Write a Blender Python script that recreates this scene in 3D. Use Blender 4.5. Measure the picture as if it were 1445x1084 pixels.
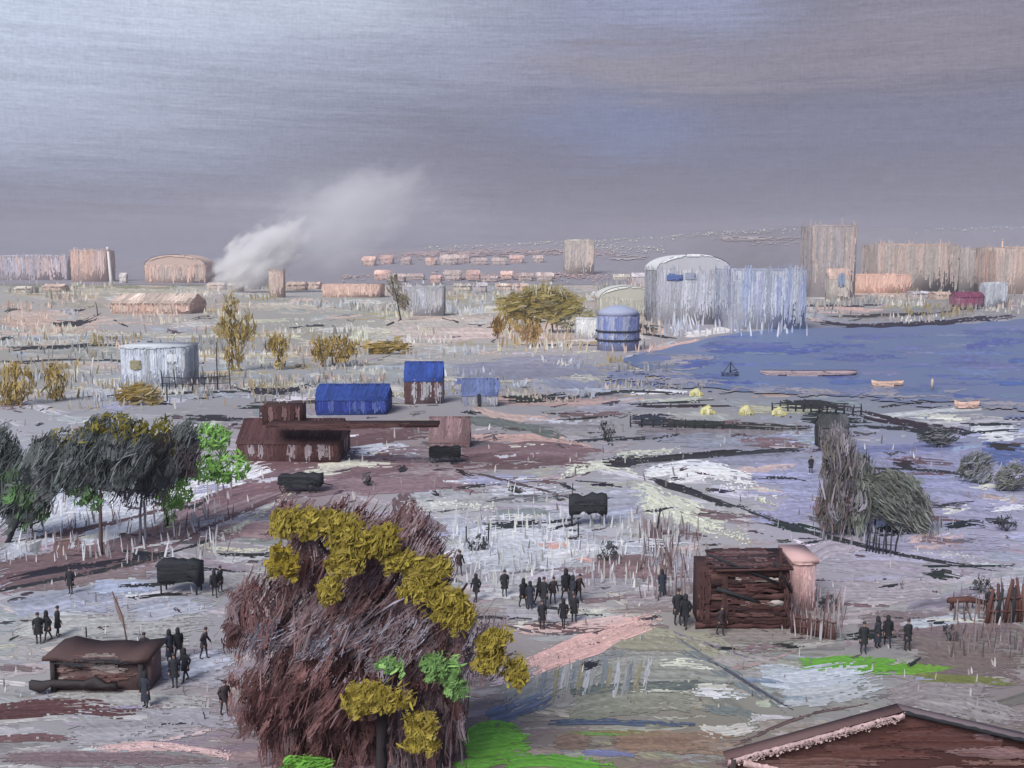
import bpy, math, random
import numpy as np
from mathutils import Vector

random.seed(7)
rng = np.random.default_rng(11)
R = math.radians
scene = bpy.context.scene
for o in list(bpy.data.objects):
    bpy.data.objects.remove(o)

# ------------------------------------------------------------------ camera
FPX = 1445.0            # focal length in reference pixels (36 mm lens on a 36 mm sensor)
CX, CY = 722.5, 542.0
HZ = 372.0              # horizon row
PITCH = math.atan((CY - HZ) / FPX)
H = 18.0                # eye height over the plain
cam = bpy.data.cameras.new('camera')
cam.lens = 36.0
cam.sensor_width = 36.0
cam.clip_start = 0.5
cam.clip_end = 9000
cam_o = bpy.data.objects.new('camera', cam)
scene.collection.objects.link(cam_o)
cam_o.location = (0, 0, H)
cam_o.rotation_euler = (R(90) - PITCH, 0, 0)
scene.camera = cam_o

# ------------------------------------------------------------------ exposure, sun, sky
EXPO = 1.33
vs = scene.view_settings
vs.view_transform = 'Standard'
vs.look = 'None'
vs.gamma = 1
vs.exposure = EXPO
vs.use_curve_mapping = False
scene.cycles.max_bounces = 10
scene.cycles.diffuse_bounces = 3
scene.cycles.volume_bounces = 8
scene.cycles.transparent_max_bounces = 8

SUN_EL, SUN_AZ = 42.0, -150.0     # azimuth clockwise from +Y: behind the left shoulder
sun = bpy.data.lights.new('sun', 'SUN')
sun.energy = 1.5
sun.angle = R(30)
sun.color = (1.0, 0.965, 0.93)
sun_o = bpy.data.objects.new('sun', sun)
scene.collection.objects.link(sun_o)
_d = Vector((math.sin(R(SUN_AZ)) * math.cos(R(SUN_EL)), math.cos(R(SUN_AZ)) * math.cos(R(SUN_EL)), math.sin(R(SUN_EL))))
sun_o.rotation_euler = (-_d).to_track_quat('-Z', 'Y').to_euler()


def lin(c):
    c = np.asarray(c, float) / 255.0
    return np.where(c <= 0.04045, c / 12.92, ((c + 0.055) / 1.055) ** 2.4)


class NT:
    """tiny node-graph writer"""
    def __init__(s, tree):
        s.t = tree
        tree.nodes.clear()

    def n(s, typ, **kw):
        nd = s.t.nodes.new(typ)
        for k, v in kw.items():
            setattr(nd, k, v)
        return nd

    def put(s, sock, v):
        if hasattr(v, 'is_output') or isinstance(v, bpy.types.NodeSocket):
            s.t.links.new(v, sock)
        else:
            sock.default_value = v

    def m(s, op, a, b=0.0, c=0.0):
        nd = s.n('ShaderNodeMath', operation=op)
        for i, v in enumerate((a, b, c)):
            s.put(nd.inputs[i], v)
        return nd.outputs[0]

    def mix(s, f, a, b, blend='MIX'):
        nd = s.n('ShaderNodeMix', data_type='RGBA', blend_type=blend)
        s.put(nd.inputs[0], f)
        s.put(nd.inputs[6], a)
        s.put(nd.inputs[7], b)
        return nd.outputs[2]

    def xyz(s, x, y, z):
        nd = s.n('ShaderNodeCombineXYZ')
        for i, v in enumerate((x, y, z)):
            s.put(nd.inputs[i], v)
        return nd.outputs[0]

    def noise(s, vec, scale, detail=4, rough=.5, lac=2.0):
        nd = s.n('ShaderNodeTexNoise')
        nd.inputs['Scale'].default_value = scale
        nd.inputs['Detail'].default_value = detail
        nd.inputs['Roughness'].default_value = rough
        nd.inputs['Lacunarity'].default_value = lac
        s.put(nd.inputs['Vector'], vec)
        return nd.outputs['Fac']


def rgba(c, k=1.0):
    l = lin(c) * k
    return (float(l[0]), float(l[1]), float(l[2]), 1.0)


world = bpy.data.worlds.new('World')
scene.world = world
world.use_nodes = True
w = NT(world.node_tree)
geo = w.n('ShaderNodeTexCoord')
sep = w.n('ShaderNodeSeparateXYZ')
w.put(sep.inputs[0], geo.outputs['Generated'])
az = w.m('ARCTAN2', sep.outputs[0], sep.outputs[1])
el = w.m('ARCSINE', sep.outputs[2])
U0 = w.m('MULTIPLY', az, 1.0)
V0 = el
wv = w.xyz(w.m('MULTIPLY', az, 3.0), w.m('MULTIPLY', el, 11.0), 0.0)
wn1 = w.m('SUBTRACT', w.noise(wv, 1.3, 5, .55), .5)
wn2 = w.m('SUBTRACT', w.noise(w.xyz(w.m('MULTIPLY', az, 4.0), w.m('MULTIPLY', el, 16.0), 7.7), 1.0, 5, .6), .5)
U = w.m('ADD', U0, w.m('MULTIPLY', wn1, .28))
st = w.noise(w.xyz(w.m('MULTIPLY', az, 5.0), w.m('MULTIPLY', w.m('ADD', el, w.m('MULTIPLY', az, .02)), 150.0), 3.0), 1.0, 4, .65)
V = w.m('ADD', w.m('ADD', V0, w.m('MULTIPLY', wn2, .075)), w.m('MULTIPLY', w.m('SUBTRACT', st, .5), .05))
SK = 1.18 / (2 ** EXPO)
col = rgba((110, 111, 128), SK)
# soft cloud masses: azimuth and elevation of the middle, half sizes (degrees), colour, weight
CLOUDS = [(-6, 2.2, 24, 1.6, (112, 110, 123), .8), (-27, 7.0, 13, 3.6, (160, 169, 192), .7),
          (-28, 14.0, 17, 5.4, (200, 211, 230), .97), (-13, 14.4, 13, 3.2, (188, 197, 215), .8),
          (-20, 10.5, 12, 2.6, (170, 180, 202), .55),
          (-1, 10.8, 9, 2.6, (148, 154, 180), .6), (5.8, 7.2, 4.6, 1.3, (114, 126, 160), .75),
          (9, 13.8, 7, 1.8, (150, 158, 190), .65), (22, 11.0, 12, 2.2, (134, 128, 140), .8),
          (26, 14.5, 7, 1.6, (166, 161, 174), .55), (7, 10.2, 8, 1.0, (140, 134, 142), .6),
          (21, 7.0, 13, 1.3, (112, 114, 138), .65), (23, 4.0, 14, 1.8, (116, 115, 130), .6),
          (-9, 3.2, 5.5, 1.6, (158, 161, 174), .55), (12, 2.0, 10, 1.0, (122, 116, 124), .6)]
for a_, e_, sa, se, c_, k_ in CLOUDS:
    du = w.m('DIVIDE', w.m('SUBTRACT', U, R(a_)), R(sa))
    dv = w.m('DIVIDE', w.m('SUBTRACT', V, R(e_)), R(se))
    q = w.m('ADD', w.m('MULTIPLY', du, du), w.m('MULTIPLY', dv, dv))
    g = w.m('MULTIPLY', w.m('EXPONENT', w.m('MULTIPLY', q, -1.0)), k_)
    col = w.mix(g, col, rgba(c_, SK))
# long combed streaks in the cloud deck and its fine grain
st2 = w.noise(w.xyz(w.m('MULTIPLY', az, 14.0), w.m('MULTIPLY', w.m('ADD', el, w.m('MULTIPLY', wn1, .02)), 520.0), 9.0), 1.0, 3, .7)
gr = w.noise(w.xyz(w.m('MULTIPLY', az, 330.0), w.m('MULTIPLY', el, 400.0), 1.0), 1.0, 2, .6)
th1 = w.noise(w.xyz(w.m('MULTIPLY', az, 70.0), w.m('MULTIPLY', el, 560.0), 4.0), 1.0, 1, .5)
th2 = w.noise(w.xyz(w.m('MULTIPLY', az, 560.0), w.m('MULTIPLY', el, 60.0), 6.0), 1.0, 1, .5)
k = 1.0
br = w.noise(w.xyz(w.m('MULTIPLY', az, 2.6), w.m('MULTIPLY', w.m('ADD', el, w.m('MULTIPLY', az, -.05)), 46.0), 12.0), 1.0, 3, .6)
for n_, amp in ((br, .22), (st, .34), (st2, .30), (gr, .38), (th1, .34), (th2, .22)):
    k = w.m('ADD', k, w.m('MULTIPLY', w.m('SUBTRACT', n_, .5), amp))
col = w.mix(1.0, col, w.xyz(k, k, k), 'MULTIPLY')
skyt = w.n('ShaderNodeTexSky', sky_type='NISHITA')
skyt.sun_disc = False
skyt.sun_elevation = R(SUN_EL)
skyt.sun_rotation = R(SUN_AZ)
clear = w.mix(1.0, skyt.outputs[0], (.07, .07, .07, 1), 'MULTIPLY')
# the cloud deck thins towards the zenith, where some clear sky comes through
thin = w.n('ShaderNodeMapRange')
thin.inputs[1].default_value = .45
thin.inputs[2].default_value = 1.2
thin.inputs[3].default_value = 1.0
thin.inputs[4].default_value = .35
w.put(thin.inputs[0], el)
col = w.mix(thin.outputs[0], clear, col)
bg = w.n('ShaderNodeBackground')
w.put(bg.inputs[0], col)
bg.inputs[1].default_value = 1.0
wo = w.n('ShaderNodeOutputWorld')
w.put(wo.inputs[0], bg.outputs[0])

# ------------------------------------------------------------------ projection helpers
cp, sp = math.cos(PITCH), math.sin(PITCH)


def ray(px, py):
    x = (np.asarray(px, float) - CX) / FPX
    y = (CY - np.asarray(py, float)) / FPX
    return x, cp + y * sp, y * cp - sp        # direction with unit length along the optical axis


def terr(x, y):
    f = np.clip((190 - y) / 110, 0, 1) * np.clip((y - 10) / 25, 0, 1)
    return f * (.30 * np.sin(x / 15 + 1.3) * np.sin(y / 19 + .4) + .12 * np.sin(x / 6.1 + y / 8.3))


def G(px, py, lift=0.0):
    dx, dy, dz = ray(px, np.maximum(py, HZ + 9))
    z = 0.0
    for _ in range(6):
        t = (z - H) / dz
        z = terr(dx * t, dy * t)
    return np.stack([dx * t, dy * t, z + lift + 0 * t], -1)


RIDX = [-900, -300, 0, 300, 480, 600, 750, 900, 1000, 1150, 1300, 1445, 1800, 2500]
RIDY = [366, 364, 364, 366, 356, 348, 341, 336, 327, 320, 323, 319, 326, 350]
FOOT = 402.0


def HP(px, py, lift=0.0):
    """a point on the long far hill seen at this row"""
    r = np.interp(px, RIDX, RIDY)
    py = np.minimum(py, FOOT)
    dx, dy, dz = ray(px, py)
    d = 860 + (FOOT - py) / (FOOT - r) * 640
    return np.stack([dx * d, dy * d - lift, H + dz * d + lift], -1)


def project(x, y, z):
    zc = y * cp - (z - H) * sp
    yc = y * sp + (z - H) * cp
    zc = np.maximum(zc, 1.0)
    return CX + FPX * x / zc, CY - FPX * yc / zc


# ------------------------------------------------------------------ mesh collector
class MB:
    def __init__(s):
        s.v, s.c, s.f, s.n = [], [], [], 0

    def add(s, v, f, c):
        v = np.asarray(v, float).reshape(-1, 3)
        c = np.asarray(c, float)
        if c.ndim == 1:
            c = np.repeat(c[None, :], len(v), 0)
        s.v.append(v)
        s.c.append(c)
        for q in f:
            q = np.asarray(q)
            s.f.append(q + s.n)
        s.n += len(v)

    def build(s, name, mat, parent=None, smooth=False):
        me = bpy.data.meshes.new(name)
        v = np.concatenate(s.v) if s.v else np.zeros((0, 3))
        c = np.concatenate(s.c) if s.c else np.zeros((0, 3))
        quads = [q for q in s.f if q.ndim == 2]
        polys = [q for q in s.f if q.ndim == 1]
        loops, sizes = [], []
        for q in quads:
            loops.append(q.ravel())
            sizes.append(np.full(len(q), q.shape[1]))
        for q in polys:
            loops.append(q)
            sizes.append(np.array([len(q)]))
        loops = np.concatenate(loops).astype(np.int32)
        sizes = np.concatenate(sizes).astype(np.int32)
        me.vertices.add(len(v))
        me.vertices.foreach_set('co', v.astype(np.float32).ravel())
        me.loops.add(len(loops))
        me.loops.foreach_set('vertex_index', loops)
        me.polygons.add(len(sizes))
        me.polygons.foreach_set('loop_start', np.concatenate([[0], np.cumsum(sizes)[:-1]]).astype(np.int32))
        me.polygons.foreach_set('loop_total', sizes)
        if smooth:
            me.polygons.foreach_set('use_smooth', np.ones(len(sizes), bool))
        me.update(calc_edges=True)
        at = me.attributes.new('paint', 'FLOAT_COLOR', 'POINT')
        cc = np.concatenate([np.clip(lin(np.clip(c, 0, 255)), 0, 1), np.ones((len(c), 1))], 1)
        at.data.foreach_set('color', cc.astype(np.float32).ravel())
        me.materials.append(mat)
        o = bpy.data.objects.new(name, me)
        scene.collection.objects.link(o)
        if parent is not None:
            o.parent = parent
        return o


def smooth_noise(n, m, k):
    """n rows of smooth 0..1 noise of length m with k knots"""
    k = max(2, int(k))
    kn = rng.random((n, k))
    x = np.linspace(0, k - 1, m)
    i = np.minimum(x.astype(int), k - 2)
    t = x - i
    t = t * t * (3 - 2 * t)
    return kn[:, i] * (1 - t) + kn[:, i + 1] * t


def stroke(B, P, pts, wd, colr, load=.9, dry=.45, var=.05, rag=.12, bw=1.5, seg=5.0, lift0=0.0, lift=.0005, col2=None, taper=.25, ease=None):
    """one combed swathe: a ribbon of narrow bristle rows with ragged ends and gaps, laid on the surface P"""
    pts = np.asarray(pts, float)
    dl = np.hypot(*(pts[1:] - pts[:-1]).T)
    L = dl.sum()
    s = np.concatenate([[0], np.cumsum(dl)]) / L
    nt = max(4, int(L / seg) + 1)
    t = np.linspace(0, 1, nt)
    if len(pts) > 2:                      # soften the corners
        tt = np.linspace(0, 1, 4 * len(pts))
        xx, yy = np.interp(tt, s, pts[:, 0]), np.interp(tt, s, pts[:, 1])
        ker = np.array([.2, .2, .2, .2, .2])
        xs = np.convolve(np.pad(xx, 2, mode='edge'), ker, 'valid')
        ys = np.convolve(np.pad(yy, 2, mode='edge'), ker, 'valid')
        x, y = np.interp(t, tt, xs), np.interp(t, tt, ys)
    else:
        x, y = np.interp(t, s, pts[:, 0]), np.interp(t, s, pts[:, 1])
    gx, gy = np.gradient(x), np.gradient(y)
    l = np.hypot(gx, gy) + 1e-9
    nx, ny = -gy / l, gx / l
    nb = max(2, int(round(wd / bw)))
    e = np.linspace(-.5, .5, nb + 1)
    wob = (smooth_noise(1, nt, 2 + L / 40)[0] - .5) * wd * .25
    prof = wd * (1 - taper * (np.abs(2 * t - 1) ** 3)) * (.85 + .3 * smooth_noise(1, nt, 2 + L / 60)[0])
    off = e[:, None] * prof[None, :] + wob[None, :] + (smooth_noise(nb + 1, nt, 2 + L / 25) - .5) * bw * .8
    X = x[None, :] + nx[None, :] * off
    Y = y[None, :] + ny[None, :] * off
    h = rng.random((nb + 1, 1)) * lift
    pos = P(X, Y, lift0 + h + 0 * X)
    a = rng.random(nb) ** 1.5 * rag * 1.2
    b = 1 - rng.random(nb) ** 1.3 * rag * 2
    edge = np.abs(np.linspace(-1, 1, nb)) ** 4 * .25
    tm = (t[:-1] + t[1:]) / 2
    nz = .65 * smooth_noise(nb, nt - 1, 3 + L / 16) + .35 * rng.random((nb, nt - 1))
    mask = (tm[None, :] >= a[:, None]) & (tm[None, :] <= b[:, None]) & (nz < (load - dry * tm ** 2)[None, :] + .12 - edge[:, None])
    base = np.asarray(colr, float)[None, None, :] + np.zeros((nb + 1, nt, 3))
    if col2 is not None:
        mx = np.clip(smooth_noise(1, nb + 1, 2 + nb / 5)[0][:, None] * 1.3 - .15 + .35 * (smooth_noise(nb + 1, nt, 3) - .5), 0, 1)[:, :, None]
        base = base * (1 - mx) + np.asarray(col2, float) * mx
    base = base * (1 + var * rng.standard_normal((nb + 1, 1, 1)) + var * .7 * (smooth_noise(nb + 1, nt, 2 + L / 20)[:, :, None] - .5))
    base = base * (1 + .055 * rng.standard_normal((nb + 1, nt, 1)))
    i, j = np.nonzero(mask)
    if len(i) == 0:
        return
    q = np.stack([i * nt + j, i * nt + j + 1, (i + 1) * nt + j + 1, (i + 1) * nt + j], 1)
    u, inv = np.unique(q, return_inverse=True)
    B.add(pos.reshape(-1, 3)[u], [inv.reshape(q.shape)], base.reshape(-1, 3)[u])


def crumbs(B, P, pts, wd, n, colr, size, lift0=.02, var=.08, asp=1.6):
    """a scatter of small crumb-like lumps along a path"""
    pts = np.asarray(pts, float)
    dl = np.hypot(*(pts[1:] - pts[:-1]).T)
    s = np.concatenate([[0], np.cumsum(dl)]) / dl.sum()
    t = rng.random(n)
    x = np.interp(t, s, pts[:, 0])
    y = np.interp(t, s, pts[:, 1])
    x = x + rng.normal(0, .25, n) * wd * .5
    y = y + rng.normal(0, .38, n) * wd
    sz = size * .62 * (.35 + rng.random(n) ** 2 * 1.2)
    c = np.asarray(colr, float) * (1 + var * rng.standard_normal((n, 1)))
    ang = np.array([0, 1.05, 2.1, 3.14, 4.19, 5.24])
    jr = .6 + .7 * rng.random((n, 6))
    X = x[:, None] + np.cos(ang) * sz[:, None] * asp * jr
    Y = y[:, None] + np.sin(ang) * sz[:, None] * jr
    V = P(X, Y, lift0 + 0 * X)
    idx = np.arange(n * 6).reshape(n, 6)
    B.add(V.reshape(-1, 3), [idx], np.repeat(c, 6, 0))


# ------------------------------------------------------------------ materials
def paint(name, scale=2.0, rough=.75, bump=.5, dist=.05, stretch=(1, 1, 1), var=.16, spec=.25, detail=8):
    m = bpy.data.materials.new(name)
    m.use_nodes = True
    g = NT(m.node_tree)
    at = g.n('ShaderNodeAttribute', attribute_name='paint')
    tc = g.n('ShaderNodeTexCoord')
    mp = g.n('ShaderNodeMapping')
    g.put(mp.inputs[0], tc.outputs['Object'])
    mp.inputs['Scale'].default_value = stretch
    v = mp.outputs[0]
    n1 = g.noise(v, scale, detail, .62)
    n2 = g.noise(v, scale * 6.5, 3, .7)
    f = g.m('ADD', 1 - var * .75, g.m('MULTIPLY', g.m('ADD', g.m('MULTIPLY', n1, .75), g.m('MULTIPLY', n2, .75)), var))
    c = g.mix(1.0, at.outputs['Color'], g.xyz(f, f, f), 'MULTIPLY')
    p = g.n('ShaderNodeBsdfPrincipled')
    g.put(p.inputs['Base Color'], c)
    p.inputs['Roughness'].default_value = rough
    p.inputs['Specular IOR Level'].default_value = spec
    if bump:
        bp = g.n('ShaderNodeBump')
        bp.inputs['Strength'].default_value = bump
        bp.inputs['Distance'].default_value = dist
        g.put(bp.inputs['Height'], g.m('ADD', n1, g.m('MULTIPLY', n2, .35)))
        g.put(p.inputs['Normal'], bp.outputs[0])
    o = g.n('ShaderNodeOutputMaterial')
    g.put(o.inputs[0], p.outputs[0])
    return m


M_GROUND = paint('slushy_ground', 1.1, .85, .4, .08, (1, 1.0, 1), .2)
M_SNOW = paint('trodden_snow', 1.6, .7, .6, .10, (1, 1, 1), .14)
M_SOIL = paint('wet_soil', 1.4, .7, .6, .12, (1, 1, 1), .25)
M_GRASS = paint('grass_blades', 3.0, .8, .6, .08, (1, 1, 1), .25)
M_CHAR = paint('dark_earth', 2.5, .85, .5, .06, (1, 1, 1), .3)
M_WATER = paint('river_water', .35, .38, .35, .10, (1, .7, 1), .12, .35)
M_FAR = paint('far_plaster', .25, .9, .3, .5, (1, 1, .55), .22)
M_MID = paint('weathered_plaster', .9, .85, .4, .12, (1, 1, .5), .22)
M_NEAR = paint('weathered_timber', 2.6, .7, .6, .05, (1, 1, .6), .28)
M_ROOF = paint('roof_boards', 2.0, .6, .5, .06, (1, .5, .5), .25)
M_LEAF = paint('leaves', 2.0, .75, .4, .08, (1, 1, 1), .25)
M_TWIG = paint('bare_twigs', 2.2, .8, .4, .06, (1, 1, 1), .25)
M_BARK = paint('bark', 4.0, .9, .7, .06, (1, 1, .3), .35)
M_CLOTH = paint('wool_cloth', 12, .9, .5, .02, (1, 1, 1), .35)
M_HILL = paint('hillside', .06, .95, .5, 2.5, (1, 1, 1), .14)

# palette of the place
LAV, SNOW, WHT, CRM = (170, 171, 184), (203, 206, 217), (226, 229, 236), (208, 208, 192)
MAU, MAR, DMAR = (124, 104, 110), (88, 62, 64), (66, 44, 44)
PNK, PCH = (205, 174, 168), (214, 178, 160)
CHA = (50, 53, 58)
OCH, OLV = (142, 121, 36), (128, 122, 88)
GRN, DGR = (108, 166, 70), (70, 80, 76)
BLU, ULT, SLT, LIL = (100, 120, 160), (60, 78, 146), (122, 128, 152), (150, 152, 182)


def tag(o, label=None, cat=None, group=None, kind=None):
    if label:
        o['label'] = label
    if cat:
        o['category'] = cat
    if group:
        o['group'] = group
    if kind:
        o['kind'] = kind
    return o


def empty(name, loc, rz=0.0):
    o = bpy.data.objects.new(name, None)
    o.empty_display_size = .5
    o.location = loc
    o.rotation_euler = (0, 0, rz)
    scene.collection.objects.link(o)
    return o


# ------------------------------------------------------------------ the ground
GX = [0, 200, 400, 600, 800, 1000, 1200, 1445]
GY = [392, 430, 480, 530, 580, 640, 700, 760, 830, 900, 970, 1084]
GC = np.array([
    [(165, 165, 158), (165, 162, 150), (160, 160, 160), (150, 148, 150), (155, 150, 148), (150, 150, 158), (160, 152, 148), (160, 155, 150)],
    [(168, 165, 160), (175, 162, 154), (160, 160, 155), (165, 163, 155), (165, 160, 144), (160, 165, 175), (155, 155, 155), (150, 145, 145)],
    [(160, 160, 155), (165, 168, 172), (155, 152, 145), (175, 172, 165), (182, 172, 167), (155, 150, 155), (140, 142, 160), (140, 142, 160)],
    [(155, 150, 140), (165, 170, 178), (155, 158, 162), (155, 158, 160), (150, 153, 160), (138, 142, 156), (125, 132, 160), (125, 132, 160)],
    [(165, 165, 170), (150, 152, 158), (150, 146, 150), (150, 146, 150), (150, 150, 155), (146, 146, 148), (135, 140, 150), (135, 138, 150)],
    [(165, 170, 180), (170, 172, 182), (160, 150, 155), (142, 130, 132), (150, 146, 150), (150, 152, 165), (148, 150, 175), (142, 146, 176)],
    [(190, 198, 212), (190, 195, 208), (150, 132, 136), (165, 165, 170), (165, 165, 172), (165, 165, 170), (152, 153, 178), (152, 152, 175)],
    [(160, 152, 156), (155, 148, 155), (150, 146, 150), (172, 174, 180), (188, 191, 199), (170, 168, 172), (162, 158, 175), (158, 158, 178)],
    [(160, 162, 172), (167, 170, 180), (142, 138, 140), (152, 144, 146), (168, 168, 172), (150, 142, 142), (163, 157, 165), (163, 160, 170)],
    [(170, 170, 170), (162, 160, 162), (152, 150, 157), (137, 124, 128), (162, 157, 157), (150, 148, 140), (145, 142, 142), (132, 127, 127)],
    [(160, 158, 160), (158, 156, 160), (142, 128, 131), (122, 108, 112), (145, 145, 142), (135, 135, 125), (150, 155, 155), (135, 126, 126)],
    [(150, 148, 152), (150, 150, 155), (132, 114, 118), (127, 108, 112), (127, 117, 107), (127, 117, 107), (127, 112, 110), (127, 117, 117)]], float)


def gcol(px, py):
    px = np.clip(px, GX[0], GX[-1])
    py = np.clip(py, GY[0], GY[-1])
    i = np.clip(np.searchsorted(GX, px) - 1, 0, len(GX) - 2)
    j = np.clip(np.searchsorted(GY, py) - 1, 0, len(GY) - 2)
    gx, gy = np.array(GX, float), np.array(GY, float)
    u = ((px - gx[i]) / (gx[i + 1] - gx[i]))[..., None]
    v = ((py - gy[j]) / (gy[j + 1] - gy[j]))[..., None]
    return (GC[j, i] * (1 - u) + GC[j, i + 1] * u) * (1 - v) + (GC[j + 1, i] * (1 - u) + GC[j + 1, i + 1] * u) * v


ys = np.concatenate([np.linspace(-60, 18, 10), np.geomspace(20, 2600, 260)])
us = np.linspace(-1, 1, 150)
hw = np.maximum(90, ys * 1.25)
gxx = us[None, :] * hw[:, None]
gyy = np.repeat(ys[:, None], 150, 1)
gz = terr(gxx, gyy)
ppx, ppy = project(gxx, np.maximum(gyy, 20), gz)
ii = np.arange(len(ys) - 1)[:, None] * 150 + np.arange(149)[None, :]
B = MB()
B.add(np.stack([gxx, gyy, gz], -1), [np.stack([ii, ii + 1, ii + 151, ii + 150], -1).reshape(-1, 4)], gcol(ppx, ppy).reshape(-1, 3))
tag(B.build('ground', M_GROUND, smooth=True), kind='structure')

# long low hill behind the town
hx = np.linspace(-900, 2500, 240)
hs = np.linspace(0, 1, 14)
rr = np.interp(hx, RIDX, RIDY)
hpx = np.repeat(hx[None, :], 14, 0)
hpy = FOOT + (rr[None, :] + 1.2 * np.sin(hx / 23)[None, :] + .8 * np.sin(hx / 9)[None, :] - FOOT) * hs[:, None]
hv = HP(hpx, hpy)
back = hv[-1] + np.array([0, 500, 0])
back[:, 2] = -2
hv = np.concatenate([hv, back[None]], 0)
ii = np.arange(14)[:, None] * 240 + np.arange(239)[None, :]
hc = np.array([138, 135, 144.0]) + (np.array([124, 119, 127.0]) - np.array([138, 135, 144.0])) * np.clip(1 - np.abs(hpx - 1060) / 160, 0, 1)[..., None] + rng.normal(0, 2, (14, 240, 1))
hc = np.concatenate([hc, hc[-1:]], 0)
B = MB()
B.add(hv, [np.stack([ii, ii + 1, ii + 241, ii + 240], -1).reshape(-1, 4)], hc.reshape(-1, 3))
tag(B.build('hill', M_HILL, smooth=True), kind='structure')

# ------------------------------------------------------------------ combed sheets on the ground
_layer = [0.0]
_step = [.5]


class Sheet:
    """one kind of ground cover, laid swathe by swathe; each swathe a little above the one before"""
    def __init__(s):
        s.B = MB()

    def s(s, pts, wd, colr, **kw):
        _layer[0] += _step[0]
        wd = wd * (1.28 if _step[0] > 1 and wd > 7 else 1.0)
        stroke(s.B, kw.pop('P', G), pts, wd, colr, lift0=.005 + _layer[0] * .00001, **kw)

    def k(s, pts, wd, n, colr, size, **kw):
        _layer[0] += _step[0]
        crumbs(s.B, kw.pop('P', G), pts, wd, n, colr, size, lift0=.009 + _layer[0] * .00001, **kw)


slush, snow, soil, grass, ochre, ruts, clay, shallows = [Sheet() for _ in range(8)]

# base swathes everywhere over the plain
ACC = [(206, 176, 170), (208, 206, 192), (132, 112, 118), (152, 152, 184), (214, 216, 222), (124, 130, 128), (176, 168, 150), (112, 90, 92)]
for i in range(2300):
    py = HZ + 24 + (rng.random() ** 1.0) * 720
    px = rng.uniform(-60, 1500) if i < 1500 else (rng.uniform(-520, -40) if i % 2 else rng.uniform(1480, 1960))
    sc = .35 + .65 * min(1, (py - HZ) / 450)
    L = rng.uniform(50, 240) * sc
    wd = rng.uniform(4, 18) * sc
    c = gcol(np.array(px), np.array(min(py, 1084))) * (1.05 + .08 * rng.standard_normal()) + rng.normal(0, 3.5, 3)
    ld, dr_ = .85, .5
    if rng.random() < .3:
        q = .25 + .4 * rng.random()
        c = c * (1 - q) + np.array(ACC[rng.integers(len(ACC))]) * q
        ld, dr_, L, wd = .66, .45, L * .6, wd * .7
    tl = rng.normal(0, .06) * L
    slush.s([(px - L / 2, py - tl), (px, py + rng.normal(0, 2.5)), (px + L / 2, py + tl)], wd, c, load=ld, dry=dr_,
            col2=c * (1 + .09 * rng.standard_normal()), var=.035, bw=1.6, seg=7, rag=.25)

_step[0] = 2.0
# ---- far fields
for p, wd, c in [([(-20, 399), (120, 402), (290, 405)], 11, (140, 142, 112)), ([(150, 400), (290, 404)], 8, (128, 132, 100)),
                 ([(-20, 414), (140, 417), (330, 416)], 8, (178, 172, 158)), ([(0, 452), (160, 462)], 14, (190, 168, 156)),
                 ([(155, 428), (210, 436)], 16, PCH), ([(210, 428), (268, 424)], 9, (205, 178, 162)), ([(250, 458), (300, 462)], 10, (190, 168, 160)),
                 ([(0, 474), (120, 472), (260, 470)], 6, (196, 196, 186)), ([(0, 500), (300, 492)], 10, (158, 160, 156)),
                 ([(455, 412), (535, 404)], 9, PCH), ([(520, 460), (700, 450), (860, 466)], 14, (192, 180, 172)),
                 ([(520, 470), (640, 466), (760, 470)], 9, (196, 182, 176)), ([(560, 478), (840, 474)], 8, (200, 180, 176)),
                 ([(560, 498), (760, 490)], 10, (176, 172, 168)), ([(480, 438), (640, 448)], 9, (166, 168, 158)),
                 ([(820, 420), (880, 410), (930, 424)], 9, (214, 214, 210)), ([(560, 412), (700, 420)], 8, (164, 168, 172)),
                 ([(480, 470), (560, 466)], 8, (208, 208, 184)), ([(530, 476), (600, 480)], 4, (176, 190, 210)),
                 ([(300, 470), (440, 476)], 6, (200, 200, 176)), ([(330, 455), (420, 450)], 5, (190, 190, 168)),
                 ([(1150, 436), (1250, 440)], 9, (205, 172, 164)), ([(1160, 398), (1290, 396)], 14, (212, 170, 152)),
                 ([(1210, 404), (1270, 392)], 10, PCH), ([(1340, 404), (1416, 402)], 4, (220, 222, 222)),
                 ([(1230, 414), (1350, 412)], 3, (222, 222, 220)), ([(1060, 456), (1150, 446)], 10, (164, 166, 158)),
                 ([(1150, 424), (1445, 420)], 12, (156, 152, 148)), ([(1150, 448), (1445, 440)], 10, (140, 138, 138)),
                 ([(960, 474), (1010, 466), (1060, 458)], 9, (232, 226, 222)), ([(1050, 456), (1100, 450)], 8, (236, 238, 240)),
                 ([(905, 498), (960, 488), (1000, 480)], 8, PNK), ([(700, 486), (900, 480)], 6, (204, 196, 194))]:
    (clay if c[0] > c[2] + 18 else snow).s(p, wd, c, load=.9, bw=1.3, seg=4)
PALE = [(206, 202, 184), (208, 182, 168), (178, 156, 108), (176, 186, 202), (180, 178, 172), (196, 184, 174), (214, 212, 206), (166, 160, 140)]
for i in range(260):
    y = rng.uniform(398, 560)
    x = rng.uniform(-40, 880) if y > 455 else rng.uniform(-40, 1150 if i % 3 else 1460)
    L = rng.uniform(40, 170)
    c = np.array(PALE[rng.integers(len(PALE))], float) * .7 + gcol(np.array(x), np.array(y)) * .3
    snow.s([(x, y), (x + L / 2, y + rng.normal(0, 3)), (x + L, y + rng.normal(0, 3))], rng.uniform(3, 8), c, load=rng.uniform(.5, .8), dry=.4, bw=1.2, seg=3.5, rag=.3)
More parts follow.
